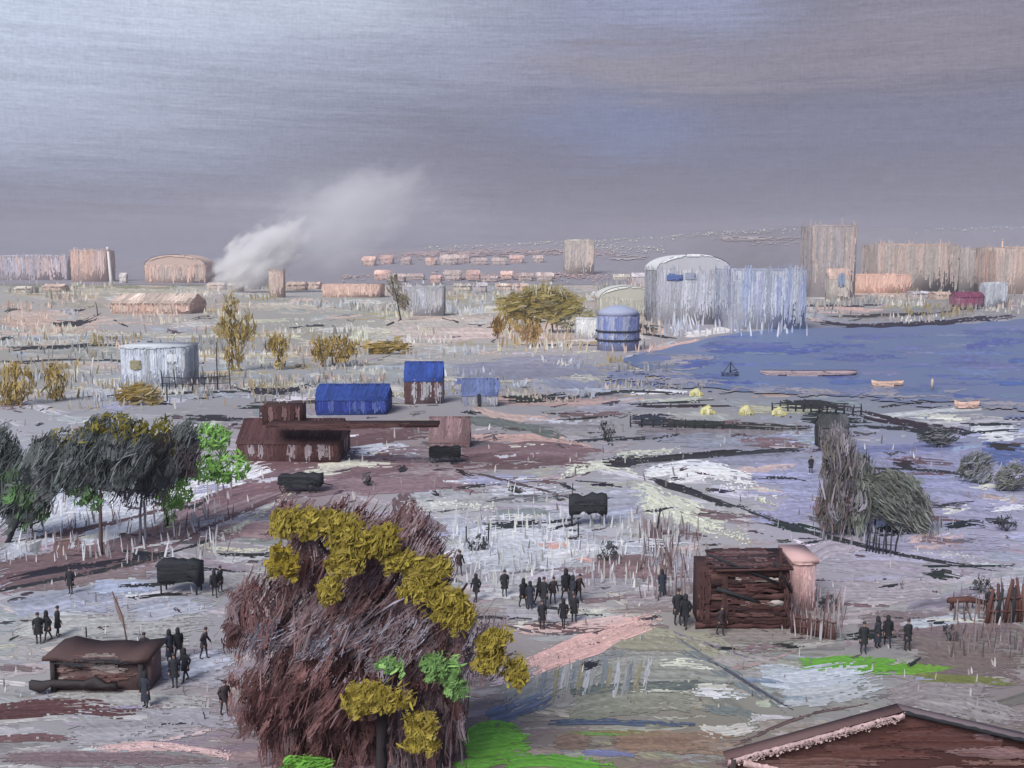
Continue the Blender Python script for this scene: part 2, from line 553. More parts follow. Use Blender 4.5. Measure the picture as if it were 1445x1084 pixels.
# cream snow heap
for q in range(8):
    x = 494 + q * 3
    snow.s([(x, 470 - rng.uniform(0, 6)), (x + 2, 484)], 7, (208, 210, 190), bw=1.3)
for p, n, wd, c in [([(20, 468), (130, 470), (240, 474)], 160, 5, (206, 206, 190)), ([(300, 452), (490, 462)], 120, 5, (206, 206, 186)),
                    ([(540, 456), (700, 444)], 110, 5, (206, 208, 186)), ([(590, 506), (700, 506)], 50, 5, (216, 196, 192)),
                    ([(700, 500), (860, 504)], 60, 3, (216, 216, 212)), ([(780, 416), (900, 420)], 80, 6, (216, 218, 212)),
                    ([(940, 470), (1000, 472)], 50, 7, (238, 236, 234))]:
    snow.k(p, wd, n, c, 1.1)
# ---- shallows left of the river
for p, wd, c in [([(620, 520), (760, 526), (900, 522)], 16, (138, 140, 160)), ([(690, 510), (840, 508)], 12, (150, 150, 168)),
                 ([(760, 540), (880, 544)], 10, (136, 142, 166)), ([(845, 540), (950, 544)], 5, (76, 96, 160)),
                 ([(900, 530), (990, 512)], 10, (84, 100, 150)), ([(640, 536), (690, 548)], 8, (84, 98, 160)),
                 ([(600, 552), (760, 552)], 10, (152, 154, 168)), ([(740, 545), (830, 560)], 12, (156, 158, 170))]:
    shallows.s(p, wd, c, bw=1.4, load=.85)
# ---- river banks and middle distance
for p, wd, c in [([(880, 556), (930, 551), (1000, 556)], 6, WHT), ([(890, 570), (1010, 562)], 9, (176, 180, 170)),
                 ([(1040, 576), (1190, 580)], 10, (168, 168, 150)), ([(1060, 558), (1200, 556)], 6, (176, 158, 152)),
                 ([(1210, 590), (1330, 580), (1445, 572)], 7, (186, 190, 194)), ([(1300, 600), (1445, 594)], 8, (172, 172, 180)),
                 ([(1380, 616), (1445, 612)], 12, (212, 216, 220)), ([(880, 610), (1010, 604), (1160, 606)], 14, (128, 122, 126)),
                 ([(660, 560), (780, 570), (930, 560)], 9, (176, 152, 148)), ([(660, 572), (700, 590), (800, 590)], 9, (186, 164, 158)),
                 ([(800, 580), (960, 570)], 12, (148, 148, 160)), ([(730, 600), (880, 600)], 12, (142, 140, 146)),
                 ([(480, 640), (560, 632), (600, 640)], 14, (198, 202, 214)), ([(640, 616), (830, 622), (850, 646)], 8, (186, 156, 150)),
                 ([(480, 662), (600, 672), (720, 660)], 18, (150, 138, 142)), ([(650, 640), (880, 640)], 14, (128, 108, 112)),
                 ([(600, 660), (800, 656)], 8, (110, 88, 90)), ([(640, 676), (810, 680)], 7, (112, 90, 92)),
                 ([(820, 650), (1000, 648)], 16, (148, 148, 156)), ([(780, 668), (860, 640), (900, 632)], 14, (156, 150, 156)),
                 ([(470, 612), (600, 614)], 14, (122, 98, 100)), ([(380, 604), (470, 600)], 16, (110, 82, 84)),
                 ([(640, 590), (720, 600), (800, 612)], 11, (104, 110, 108)), ([(750, 606), (800, 618)], 10, (96, 104, 100)),
                 ([(860, 640), (900, 650), (980, 646)], 9, (96, 102, 100))]:
    (snow if min(c) > 190 else soil if c[2] < 130 else slush).s(p, wd, c, bw=1.5, load=.88)
# lilac flats on the right
for p, wd, c in [([(1050, 660), (1160, 668)], 22, (156, 158, 186)), ([(1100, 690), (1180, 700)], 22, (158, 160, 190)),
                 ([(1210, 650), (1420, 664)], 26, (150, 152, 182)), ([(1300, 690), (1445, 700)], 24, (156, 158, 186)),
                 ([(1200, 640), (1380, 630)], 16, (128, 134, 176)), ([(1385, 640), (1470, 648)], 26, (96, 112, 160)),
                 ([(1000, 650), (1160, 640)], 14, (146, 148, 168)), ([(1320, 730), (1445, 740)], 20, (160, 160, 186)),
                 ([(1060, 730), (1160, 728)], 16, (158, 158, 190)), ([(1210, 760), (1445, 770)], 24, (160, 158, 182)),
                 ([(1150, 790), (1445, 800)], 26, (170, 164, 176)), ([(1160, 830), (1340, 836)], 22, (172, 164, 172)),
                 ([(1380, 700), (1445, 712)], 10, (176, 160, 160)), ([(1290, 770), (1370, 764)], 16, (186, 166, 168))]:
    slush.s(p, wd, c, bw=1.7, load=.82, col2=np.array(c) * .93)
# white and cream wedge of snow in the right centre
for p, wd, c in [([(900, 668), (960, 656), (1040, 662)], 12, WHT), ([(930, 680), (1010, 668), (1090, 684)], 11, (220, 220, 222)),
                 ([(1000, 690), (1080, 700)], 12, (196, 196, 210)), ([(1040, 664), (1140, 656)], 8, (196, 176, 176)),
                 ([(880, 690), (960, 720), (1040, 752)], 24, (206, 210, 194)), ([(900, 712), (990, 740)], 14, (214, 218, 198)),
                 ([(790, 664), (850, 656), (910, 664)], 12, (206, 210, 196)), ([(870, 640), (960, 634)], 6, (200, 204, 190)),
                 ([(1060, 690), (1110, 700)], 8, (216, 190, 184)), ([(1330, 720), (1430, 706)], 12, (200, 200, 196))]:
    snow.s(p, wd, c, load=.72, dry=.35, bw=1.4)
for p, wd, n, c in [([(900, 700), (980, 735), (1060, 765)], 14, 420, (216, 220, 198)), ([(790, 672), (860, 652), (960, 636)], 8, 200, (210, 214, 198)),
                    ([(610, 712), (700, 716)], 8, 130, (214, 218, 204)), ([(960, 664), (1100, 700)], 14, 160, (226, 226, 224)),
                    ([(1070, 706), (1110, 716)], 6, 60, (214, 216, 190)), ([(670, 736), (900, 744)], 6, 110, (212, 216, 214)),
                    ([(1290, 780), (1380, 786)], 6, 70, (202, 202, 196))]:
    snow.k(p, wd, n, c, 1.7)
# central snow square
for p, wd, c in [([(640, 770), (720, 756), (820, 762)], 40, (196, 200, 210)), ([(660, 800), (760, 784), (840, 790)], 26, (194, 198, 206)),
                 ([(700, 740), (860, 744)], 26, (186, 190, 202)), ([(760, 770), (930, 776)], 20, (186, 190, 200)),
                 ([(620, 740), (680, 744)], 24, (190, 194, 206)), ([(840, 710), (920, 700)], 26, (170, 172, 186)),
                 ([(600, 720), (700, 708)], 20, (184, 184, 186)), ([(560, 710), (640, 700), (760, 700)], 14, (172, 174, 178)),
                 ([(690, 700), (800, 696)], 16, (150, 156, 160)), ([(690, 724), (790, 722)], 10, (138, 146, 148)),
                 ([(780, 828), (920, 822)], 18, (160, 156, 162)), ([(690, 830), (760, 826)], 20, (180, 180, 184)),
                 ([(920, 790), (980, 810)], 40, (180, 180, 192)), ([(700, 862), (860, 866)], 20, (172, 170, 176)),
                 ([(880, 846), (960, 842)], 16, (168, 160, 164)), ([(1140, 790), (1180, 770), (1230, 764)], 20, (176, 168, 180))]:
    snow.s(p, wd, c, load=.8, bw=1.7, col2=np.array(c) * .94)
# soil around the centre
for p, wd, c in [([(830, 786), (900, 796), (960, 790)], 18, (124, 104, 106)), ([(920, 740), (936, 800)], 14, (116, 96, 98)),
                 ([(850, 800), (940, 806)], 16, (120, 100, 102)), ([(820, 850), (950, 838)], 7, (128, 110, 114)),
                 ([(560, 700), (590, 740)], 26, (112, 92, 96)), ([(590, 730), (640, 760)], 14, (136, 124, 132)),
                 ([(1170, 852), (1260, 856)], 5, (120, 98, 102)), ([(1210, 880), (1445, 884)], 24, (128, 116, 118)),
                 ([(1260, 900), (1445, 910)], 30, (122, 112, 110)), ([(1300, 940), (1445, 946)], 30, (118, 106, 104)),
                 ([(1010, 880), (1130, 884)], 12, (118, 104, 100)), ([(1000, 900), (1180, 896)], 26, (140, 134, 130))]:
    soil.s(p, wd, c, load=.8, bw=1.7)
# ---- left slope: blue-white snow under the trees and the mauve road
for p, wd, c in [([(0, 740), (70, 728), (140, 700)], 60, (200, 208, 224)), ([(60, 770), (160, 730), (230, 700)], 50, (206, 212, 226)),
                 ([(190, 712), (260, 690), (330, 664)], 34, (218, 222, 232)), ([(250, 700), (360, 660), (430, 636)], 26, (222, 224, 230)),
                 ([(340, 672), (400, 652), (440, 640)], 18, (220, 222, 228)), ([(140, 740), (240, 716)], 34, (192, 198, 212)),
                 ([(0, 690), (60, 660)], 50, (186, 192, 206)), ([(0, 780), (60, 766)], 24, (190, 194, 208)),
                 ([(60, 640), (160, 628)], 34, (166, 168, 178)), ([(340, 640), (420, 628)], 12, (190, 192, 200))]:
    snow.s(p, wd, c, load=.85, bw=1.7, col2=np.array(c) * .93)
road = Sheet()
for p, wd, c in [([(-20, 812), (90, 790), (210, 760), (300, 716), (380, 676), (480, 650), (560, 642)], 24, MAU),
                 ([(200, 770), (300, 724), (400, 686), (520, 668), (640, 664)], 30, (134, 116, 122)),
                 ([(260, 720), (360, 690), (460, 660)], 14, (146, 126, 132)), ([(200, 760), (280, 738)], 16, (116, 94, 96)),
                 ([(-20, 800), (120, 786), (220, 772)], 10, (108, 90, 92)), ([(400, 668), (500, 652), (620, 648)], 12, (126, 106, 112)),
                 ([(440, 690), (560, 676)], 22, (132, 112, 118)), ([(-10, 832), (120, 816), (260, 800)], 16, (128, 114, 116)),
                 ([(290, 760), (360, 744), (410, 752)], 18, (150, 126, 128)), ([(250, 740), (400, 730)], 10, (156, 154, 164)),
                 ([(480, 680), (600, 690)], 14, (136, 116, 122)), ([(150, 800), (240, 780)], 12, (110, 92, 94))]:
    road.s(p, wd, c, load=.9, bw=1.7, col2=np.array(c) * 1.1)
for p, wd, c in [([(280, 770), (320, 752), (370, 724), (410, 694)], 7, (204, 204, 186)), ([(282, 772), (340, 778), (420, 774)], 6, (206, 206, 188)),
                 ([(330, 730), (420, 700)], 8, (188, 188, 190)), ([(300, 790), (420, 780)], 14, (178, 178, 182)),
                 ([(495, 688), (555, 694)], 2, PNK)]:
    snow.s(p, wd, c, load=.7, bw=1.4)
snow.k([(280, 772), (340, 745), (410, 696)], 6, 170, (208, 208, 190), 1.5)
snow.k([(285, 774), (350, 779), (425, 772)], 5, 120, (208, 208, 190), 1.5)
# reddish dead stalks on the slope
for x, y0, y1 in [(75, 790, 746), (84, 788, 736), (92, 784, 724), (108, 776, 734), (114, 770, 728), (44, 780, 752), (50, 782, 740)]:
    soil.s([(x, y0), (x + (y0 - y1) * .25, y1)], 8, (124, 98, 96) if x > 60 else (132, 134, 140), load=.8, bw=1.4)
# ---- lower left flats
for p, wd, c in [([(0, 858), (80, 850), (200, 846)], 24, (166, 170, 188)), ([(130, 830), (230, 828)], 16, (172, 180, 206)),
                 ([(180, 868), (300, 850)], 20, (170, 174, 190)), ([(0, 890), (120, 884), (320, 880)], 30, (172, 172, 172)),
                 ([(20, 920), (70, 930)], 22, (170, 168, 168)), ([(220, 950), (340, 940)], 40, (166, 164, 172)),
                 ([(60, 990), (200, 984), (340, 1000)], 20, (172, 172, 172)), ([(280, 830), (400, 826)], 26, (160, 158, 160)),
                 ([(90, 1040), (300, 1030)], 26, (164, 162, 168)), ([(200, 1010), (370, 1020)], 22, (162, 160, 168))]:
    slush.s(p, wd, c, load=.8, bw=1.8, col2=np.array(c) * .94)
for p, wd, c in [([(-20, 1006), (60, 998), (140, 1000), (200, 1006)], 20, (98, 70, 72)), ([(-20, 1008), (90, 1002)], 12, (84, 58, 60)),
                 ([(-20, 1044), (60, 1042), (120, 1046)], 10, (116, 90, 92)), ([(-10, 1068), (120, 1074), (260, 1080)], 14, (124, 112, 116)),
                 ([(0, 942), (60, 946)], 8, (126, 112, 114)), ([(160, 836), (166, 860), (180, 900)], 6, (130, 112, 108))]:
    soil.s(p, wd, c, load=.8, bw=1.6)
for p, wd, c in [([(130, 1058), (220, 1052), (300, 1060), (335, 1070), (300, 1084)], 10, (212, 182, 180)), ([(220, 1048), (330, 1024)], 4, (206, 186, 186))]:
    clay.s(p, wd, c, load=.75, bw=1.4)
clay.k([(130, 1056), (230, 1052), (330, 1066)], 7, 220, (216, 186, 184), 1.6)
# ---- pink bank right of the tree and grey-green hollow
for p, wd, c in [([(742, 948), (820, 914), (890, 888), (930, 874)], 27, (214, 174, 168)), ([(720, 888), (800, 888), (900, 874)], 12, (204, 180, 176)),
                 ([(760, 936), (850, 900)], 14, (212, 178, 170)), ([(690, 960), (760, 950)], 16, (176, 164, 170)),
                 ([(738, 754), (780, 770), (850, 794)], 12, (214, 172, 162)), ([(750, 756), (830, 788)], 8, (210, 168, 158)),
                 ([(1280, 764), (1330, 758)], 9, (200, 176, 176)), ([(1120, 800), (1146, 850)], 22, (206, 172, 174))]:
    clay.s(p, wd, c, load=.98, dry=.3, bw=1.5)
clay.k([(750, 940), (840, 900), (930, 876)], 16, 320, (212, 180, 174), 1.5)
hollow = [([(700, 1000), (760, 960), (820, 930), (900, 920)], 40, (132, 136, 138)), ([(680, 1014), (730, 1000), (790, 970)], 22, (96, 108, 130)),
          ([(790, 1006), (900, 990), (1010, 994)], 30, (126, 128, 116)), ([(820, 950), (960, 940), (1080, 960)], 32, (140, 142, 136)),
          ([(790, 980), (900, 968), (1060, 970)], 12, (92, 100, 98)), ([(840, 900), (960, 900), (1060, 930)], 26, (142, 140, 124)),
          ([(760, 1022), (880, 1018), (1000, 1026)], 8, (80, 92, 112)), ([(940, 900), (1040, 960), (1120, 1010)], 14, (116, 124, 128)),
          ([(1010, 980), (1070, 1030)], 14, (120, 122, 116)), ([(990, 1000), (1080, 1012)], 10, (110, 118, 118)),
          ([(980, 970), (1040, 972)], 8, (186, 186, 176)), ([(980, 1030), (1040, 1034), (1080, 1024)], 14, (178, 176, 170)),
          ([(1060, 950), (1160, 958), (1240, 950)], 30, (170, 178, 186)), ([(1090, 990), (1200, 980), (1260, 966)], 26, (166, 170, 174)),
          ([(1040, 960), (1160, 966)], 6, (122, 136, 156)), ([(1100, 986), (1170, 984)], 7, (128, 140, 150)),
          ([(1000, 930), (1110, 934)], 16, (150, 146, 144)), ([(1030, 945), (1130, 920)], 7, (150, 132, 130)),
          ([(860, 1050), (980, 1044), (1060, 1056)], 26, (132, 114, 100)), ([(780, 1050), (840, 1046)], 18, (126, 108, 98)),
          ([(820, 1064), (900, 1066)], 8, (108, 112, 146)), ([(1000, 1056), (1060, 1050)], 14, (128, 118, 112)),
          ([(800, 1036), (960, 1034)], 7, (118, 112, 78)), ([(1240, 986), (1330, 970), (1420, 976)], 26, (140, 132, 134)),
          ([(1280, 985), (1400, 1000), (1460, 1020)], 26, (142, 136, 138)), ([(1060, 930), (940, 890)], 3, (112, 110, 128))]
for p, wd, c in hollow:
    slush.s(p, wd, c, load=.82, bw=1.7, col2=np.array(c) * 1.08)
for q in range(16):                     # streaky drop of the bank
    x = 765 + q * 10 + rng.uniform(-4, 4)
    slush.s([(x, 935 + rng.uniform(-10, 6)), (x - 10, 985 + rng.uniform(-10, 12))], 7, [(150, 152, 150), (120, 128, 134), (136, 132, 112), (170, 172, 176)][q % 4], load=.8, bw=1.4)
for p, wd, c in [([(742, 950), (820, 914), (890, 888), (930, 874)], 24, (216, 176, 170)), ([(720, 890), (800, 886), (910, 872)], 11, (212, 186, 182))]:
    clay.s(p, wd, c, load=.92, dry=.25, bw=1.4)
clay.k([(735, 952), (840, 902), (930, 874)], 20, 360, (216, 184, 178), 1.6)
# ---- grass: bright strips
gcols = [(104, 168, 60), (110, 172, 66), (92, 150, 56)]
for p, wd, c in [([(1118, 940), (1200, 937), (1286, 944)], 18, GRN), ([(1255, 944), (1330, 938), (1370, 936)], 14, (112, 158, 64)),
                 ([(1280, 956), (1360, 960), (1445, 966)], 9, (116, 122, 72)), ([(1190, 942), (1300, 946)], 8, (100, 158, 58)),
                 ([(648, 1066), (700, 1056), (756, 1044)], 40, (104, 164, 62)), ([(652, 1044), (690, 1030), (740, 1034)], 22, (100, 158, 60)),
                 ([(700, 1078), (780, 1074), (880, 1084)], 16, (98, 156, 62)), ([(640, 1088), (700, 1076)], 16, (110, 168, 72)),
                 ([(800, 1034), (900, 1040)], 4, (112, 150, 84)), ([(400, 1080), (440, 1072), (474, 1064)], 16, (106, 166, 66))]:
    grass.s(p, wd, c, load=.9, bw=1.5, var=.07)
# ---- broad sweeps of bare soil, lilac shade-free slush and snow
for p, wd, c in [([(330, 662), (420, 650), (560, 636)], 16, (112, 88, 92)), ([(420, 620), (520, 622), (620, 612)], 14, (104, 80, 82)), ([(480, 690), (600, 680), (720, 686)], 18, (128, 108, 114)),
                 ([(640, 634), (760, 628), (860, 640)], 12, (116, 94, 98)), ([(600, 648), (720, 646), (860, 656)], 9, (104, 80, 84)), ([(560, 604), (640, 600)], 10, (98, 74, 76)),
                 ([(-20, 828), (80, 808), (190, 786), (260, 760)], 20, (112, 92, 96)), ([(280, 712), (380, 684), (470, 664)], 16, (122, 98, 104)), ([(470, 672), (600, 656)], 14, (118, 96, 102)),
                 ([(800, 812), (900, 804), (980, 812)], 16, (128, 106, 108)), ([(930, 760), (945, 810)], 14, (104, 82, 84)), ([(1220, 890), (1330, 886), (1460, 892)], 18, (120, 106, 108)),
                 ([(1290, 925), (1460, 932)], 24, (112, 100, 98)), ([(620, 960), (700, 950)], 16, (150, 136, 142)), ([(-20, 1072), (160, 1066), (330, 1078)], 12, (122, 106, 110)), ([(860, 1046), (1000, 1050)], 18, (124, 104, 90))]:
    soil.s(p, wd, c, load=.84, bw=1.5, col2=np.array(c) * 1.12)
for p, wd, c in [([(10, 770), (60, 740), (110, 700)], 34, WHT), ([(100, 760), (180, 728), (240, 690)], 34, (220, 224, 234)), ([(200, 724), (290, 684), (400, 650)], 22, (230, 232, 238)),
                 ([(-20, 720), (30, 690)], 40, (206, 212, 224)), ([(150, 700), (200, 676)], 30, (214, 218, 230)), ([(650, 760), (740, 748), (840, 756)], 26, (212, 215, 224)), ([(640, 786), (720, 776)], 26, (208, 212, 222)),
                 ([(760, 790), (880, 770)], 18, (210, 212, 218)), ([(900, 672), (990, 660), (1080, 672)], 9, (236, 238, 240)), ([(490, 640), (560, 634)], 9, (216, 220, 228)), ([(1090, 960), (1230, 944)], 22, (190, 198, 208)),
                 ([(1270, 880), (1400, 872)], 12, (190, 196, 206)), ([(130, 834), (230, 826)], 12, (184, 194, 218)), ([(190, 870), (310, 856)], 12, (184, 188, 200)), ([(230, 950), (330, 930)], 24, (186, 190, 204)),
                 ([(1370, 606), (1445, 602)], 9, (214, 218, 222)), ([(560, 716), (680, 708)], 12, (198, 200, 200)), ([(20, 890), (160, 880)], 16, (192, 194, 192)), ([(660, 840), (740, 836)], 12, (196, 196, 200))]:
    snow.s(p, wd, c, load=.8, bw=1.5, col2=np.array(c) * .95)
for p, wd, c in [([(1060, 676), (1160, 676)], 14, (162, 164, 198)), ([(1220, 676), (1400, 680)], 16, (154, 158, 192)), ([(1320, 706), (1445, 716)], 14, (162, 162, 192)), ([(1090, 716), (1170, 712)], 14, (166, 166, 200)),
                 ([(900, 616), (1100, 620)], 10, (140, 142, 156)), ([(960, 630), (1140, 618)], 8, (150, 154, 170)), ([(1200, 784), (1400, 788)], 14, (176, 174, 196)), ([(840, 730), (910, 720)], 18, (176, 180, 200))]:
    slush.s(p, wd, c, load=.78, bw=1.5, col2=np.array(c) * .94)
for p, wd, c in [([(-20, 410), (200, 412), (420, 408)], 8, (186, 180, 160)), ([(300, 430), (520, 436)], 8, (194, 186, 172)), ([(0, 440), (150, 446)], 9, (196, 176, 164)), ([(180, 476), (460, 470)], 7, (198, 194, 180)),
                 ([(420, 486), (640, 486)], 8, (200, 190, 178)), ([(0, 486), (180, 480)], 8, (182, 180, 172)), ([(640, 440), (860, 430)], 8, (204, 198, 184)), ([(620, 470), (850, 462)], 10, (208, 190, 182)),
                 ([(260, 500), (460, 504)], 7, (178, 168, 140)), ([(1140, 412), (1330, 420)], 8, (206, 184, 168)), ([(100, 556), (330, 552)], 9, (182, 186, 194)), ([(320, 548), (460, 540)], 8, (200, 198, 188))]:
    snow.s(p, wd, c, load=.75, bw=1.3, seg=4)

SW = [(108, 84, 88), (92, 68, 70), (226, 229, 236), (206, 208, 220), (158, 160, 192), (124, 104, 110), (214, 216, 200), (84, 82, 88)]
for i in range(110):
    y = rng.uniform(570, 770) if i % 4 else rng.uniform(780, 1000)
    x = rng.uniform(-30, 1470)
    if x > 900 and y < 590:
        continue
    c = np.array(SW[rng.integers(len(SW))], float) * .8 + gcol(np.array(x), np.array(y)) * .2
    L = rng.uniform(50, 170)
    tl = (.10 if x > 800 else -.14) * L * rng.random()
    (soil if c[0] < 140 else snow).s([(x - L / 2, y - tl / 2), (x, y + rng.normal(0, 2)), (x + L / 2, y + tl / 2)], rng.uniform(4, 11), c, load=rng.uniform(.55, .8), dry=.45, bw=1.3, seg=4, rag=.3, col2=c * 1.08)
# ---- dark ruts, ditches and bank edges drawn across the plain
for p, wd in [([(0, 494), (90, 490), (180, 484), (240, 486)], 5), ([(0, 510), (60, 514)], 3), ([(65, 455), (110, 458), (140, 448), (150, 434)], 6),
              ([(80, 440), (120, 438), (140, 430)], 3), ([(0, 480), (20, 474)], 4), ([(160, 452), (185, 464)], 2),
              ([(320, 545), (400, 556), (460, 540)], 6), ([(400, 464), (440, 458), (500, 464)], 3), ([(230, 530), (300, 534), (380, 530)], 2),
              ([(120, 560), (150, 560), (180, 558)], 2), ([(190, 560), (245, 572)], 5), ([(260, 590), (360, 590)], 6), ([(330, 575), (430, 574)], 4),
              ([(540, 462), (580, 444), (590, 436)], 2), ([(618, 446), (660, 460), (700, 458)], 2), ([(700, 488), (800, 488), (895, 484)], 3),
              ([(850, 448), (930, 452), (1000, 456)], 3), ([(880, 462), (940, 466)], 7), ([(900, 470), (960, 478)], 4), ([(885, 505), (985, 512)], 7),
              ([(890, 516), (940, 522), (985, 516)], 5), ([(960, 510), (1000, 512)], 4),
              ([(1080, 430), (1200, 432), (1300, 430)], 3), ([(1130, 450), (1180, 460), (1260, 462), (1330, 454), (1445, 446)], 6),
              ([(1150, 448), (1290, 444), (1400, 438)], 4), ([(1270, 412), (1360, 412), (1445, 416)], 3), ([(1300, 440), (1445, 432)], 4), ([(1040, 460), (1130, 458)], 4),
              ([(690, 564), (740, 566), (820, 556)], 8), ([(770, 594), (830, 590), (880, 586)], 2), ([(870, 572), (960, 568), (1060, 562)], 3),
              ([(880, 572), (980, 574), (1060, 572)], 4), ([(890, 598), (1000, 600), (1110, 604), (1160, 602)], 6), ([(890, 592), (960, 592)], 10),
              ([(860, 620), (940, 618), (970, 610)], 3), ([(1090, 568), (1160, 572), (1220, 576)], 8), ([(1200, 580), (1290, 600), (1380, 612)], 7),
              ([(1230, 576), (1290, 570), (1350, 562)], 3), ([(1130, 588), (1230, 596)], 12), ([(1350, 598), (1445, 600)], 4), ([(1390, 628), (1445, 632)], 7),
              ([(1290, 612), (1330, 622), (1360, 614)], 12), ([(860, 648), (940, 648), (1010, 640), (1130, 632)], 6), ([(1010, 642), (1090, 636), (1160, 628)], 3),
              ([(850, 652), (920, 652)], 10), ([(1200, 662), (1280, 662), (1345, 658)], 3), ([(1260, 654), (1300, 660)], 7),
              ([(905, 672), (960, 690), (1045, 716)], 6), ([(830, 684), (880, 686)], 4), ([(1075, 736), (1120, 744), (1170, 752)], 7),
              ([(1120, 744), (1190, 764), (1260, 780)], 5), ([(1130, 768), (1170, 762)], 3), ([(1230, 752), (1290, 750)], 10), ([(1330, 746), (1370, 738), (1400, 744)], 6),
              ([(1390, 734), (1440, 742)], 6), ([(1290, 800), (1360, 800), (1445, 800)], 3), ([(1300, 808), (1360, 816)], 8), ([(1240, 830), (1280, 824)], 3),
              ([(690, 736), (750, 738), (800, 732)], 5), ([(770, 748), (820, 738)], 4), ([(650, 580), (680, 584)], 4),
              ([(0, 820), (80, 804), (200, 790), (250, 780)], 6), ([(160, 828), (220, 826), (280, 818)], 4), ([(180, 846), (240, 838), (290, 840)], 4),
              ([(300, 782), (350, 786), (410, 778)], 5), ([(240, 716), (280, 716), (298, 700), (300, 680)], 4), ([(160, 754), (220, 756), (230, 762)], 3), ([(170, 780), (240, 790)], 8),
              ([(1010, 916), (1050, 916)], 3), ([(1090, 912), (1140, 912)], 5), ([(1190, 898), (1290, 894)], 8), ([(1310, 880), (1350, 880)], 4), ([(1180, 836), (1150, 860)], 2),
              ([(1280, 940), (1300, 930)], 5), ([(820, 942), (850, 934)], 8), ([(210, 1025), (280, 1020)], 2), ([(10, 905), (30, 895), (50, 910)], 2),
              ([(300, 958), (320, 964), (340, 946)], 2), ([(540, 780), (600, 776)], 2), ([(980, 875), (1020, 888)], 5), ([(640, 664), (670, 672)], 5), ([(560, 664), (575, 660)], 6),
              ([(715, 690), (740, 694)], 6), ([(610, 694), (625, 702)], 5), ([(790, 684), (815, 692)], 5), ([(395, 722), (430, 716)], 3)]:
    ruts.s(p, wd * 1.25, np.array((44, 46, 51)) + rng.normal(0, 4, 3), load=.78, dry=.3, bw=1.15, seg=2.5, var=.12, rag=.25)

for p, wd, c in [([(-20, 836), (120, 812), (260, 776), (330, 748)], 7, CHA), ([(1460, 812), (1300, 790), (1150, 756), (1050, 718), (900, 668)], 6, CHA), ([(1130, 1010), (1030, 950), (930, 886)], 5, (84, 84, 96)),
                 ([(-20, 772), (110, 752), (260, 712), (400, 666)], 8, (104, 84, 88)), ([(640, 660), (760, 690), (860, 720)], 5, (84, 74, 78)), ([(1460, 690), (1330, 664), (1200, 660)], 6, CHA), ([(1160, 632), (1010, 642), (840, 654)], 7, CHA),
                 ([(760, 566), (900, 550), (1000, 560)], 6, CHA), ([(-20, 512), (120, 506), (300, 520)], 4, CHA), ([(1200, 598), (1330, 612), (1460, 606)], 8, CHA), ([(640, 738), (760, 742), (880, 720)], 5, CHA), ([(130, 560), (300, 552), (460, 556)], 4, CHA),
                 ([(420, 690), (300, 740), (230, 776)], 7, (96, 76, 80)), ([(1020, 1060), (1130, 1010), (1270, 985)], 6, (96, 80, 80)), ([(700, 880), (780, 900), (900, 880)], 4, (96, 90, 94)), ([(330, 570), (440, 566), (620, 574)], 6, (74, 58, 58))]:
    ruts.s(p, wd * .85, c, load=.76, dry=.25, bw=1.1, seg=3, var=.12, rag=.2)
for i in range(230):                    # short scrapes and scribbled ruts
    px = rng.uniform(-10, 1450)
    py = rng.choice([rng.uniform(560, 760), rng.uniform(440, 600), rng.uniform(760, 930)], p=[.55, .2, .25])
    if px > 930 and 455 < py < 570:
        continue
    L = rng.uniform(14, 90) * (.5 if i % 3 else 1.2)
    k_ = int(rng.integers(3, 6))
    xs_ = px + np.linspace(0, L, k_)
    ys_ = py + np.cumsum(rng.normal(0, 2.2, k_)) + rng.normal(0, .05) * np.linspace(0, L, k_)
    ruts.s(list(zip(xs_, ys_)), rng.choice([2.2, 3.0, 5.0]), np.array([(50, 53, 58), (64, 64, 70), (84, 72, 76)][i % 3]) + rng.normal(0, 4, 3), load=.66, dry=.3, bw=1.1, seg=2.5, var=.12, rag=.3)


def stalks(B, px, py, hpx, wpx, cols, lean=.12):
    """upright tapering stems standing on the ground"""
    n = len(px)
    p = G(px, py)
    m = (p[:, 1] * cp - (p[:, 2] - H) * sp) / FPX
    h = hpx * m
    w_ = wpx * m * .5
    top = p + np.stack([rng.normal(0, lean, n) * h, rng.normal(0, lean, n) * h, h], -1)
    a_ = rng.uniform(-.6, .6, n)
    sd = np.stack([np.cos(a_), np.sin(a_), 0 * a_], -1) * w_[:, None]
    mid = p * .45 + top * .55
    V_ = np.stack([p - sd, p + sd, mid - sd * .9, mid + sd * .9, top - sd * .25, top + sd * .25], 1)
    V_[:, :2, 2] -= .05
    i = np.arange(n)[:, None] * 6
    B.add(V_.reshape(-1, 3), [np.concatenate([i + np.array([0, 1, 3, 2]), i + np.array([2, 3, 5, 4])])], np.repeat(cols, 6, 0))


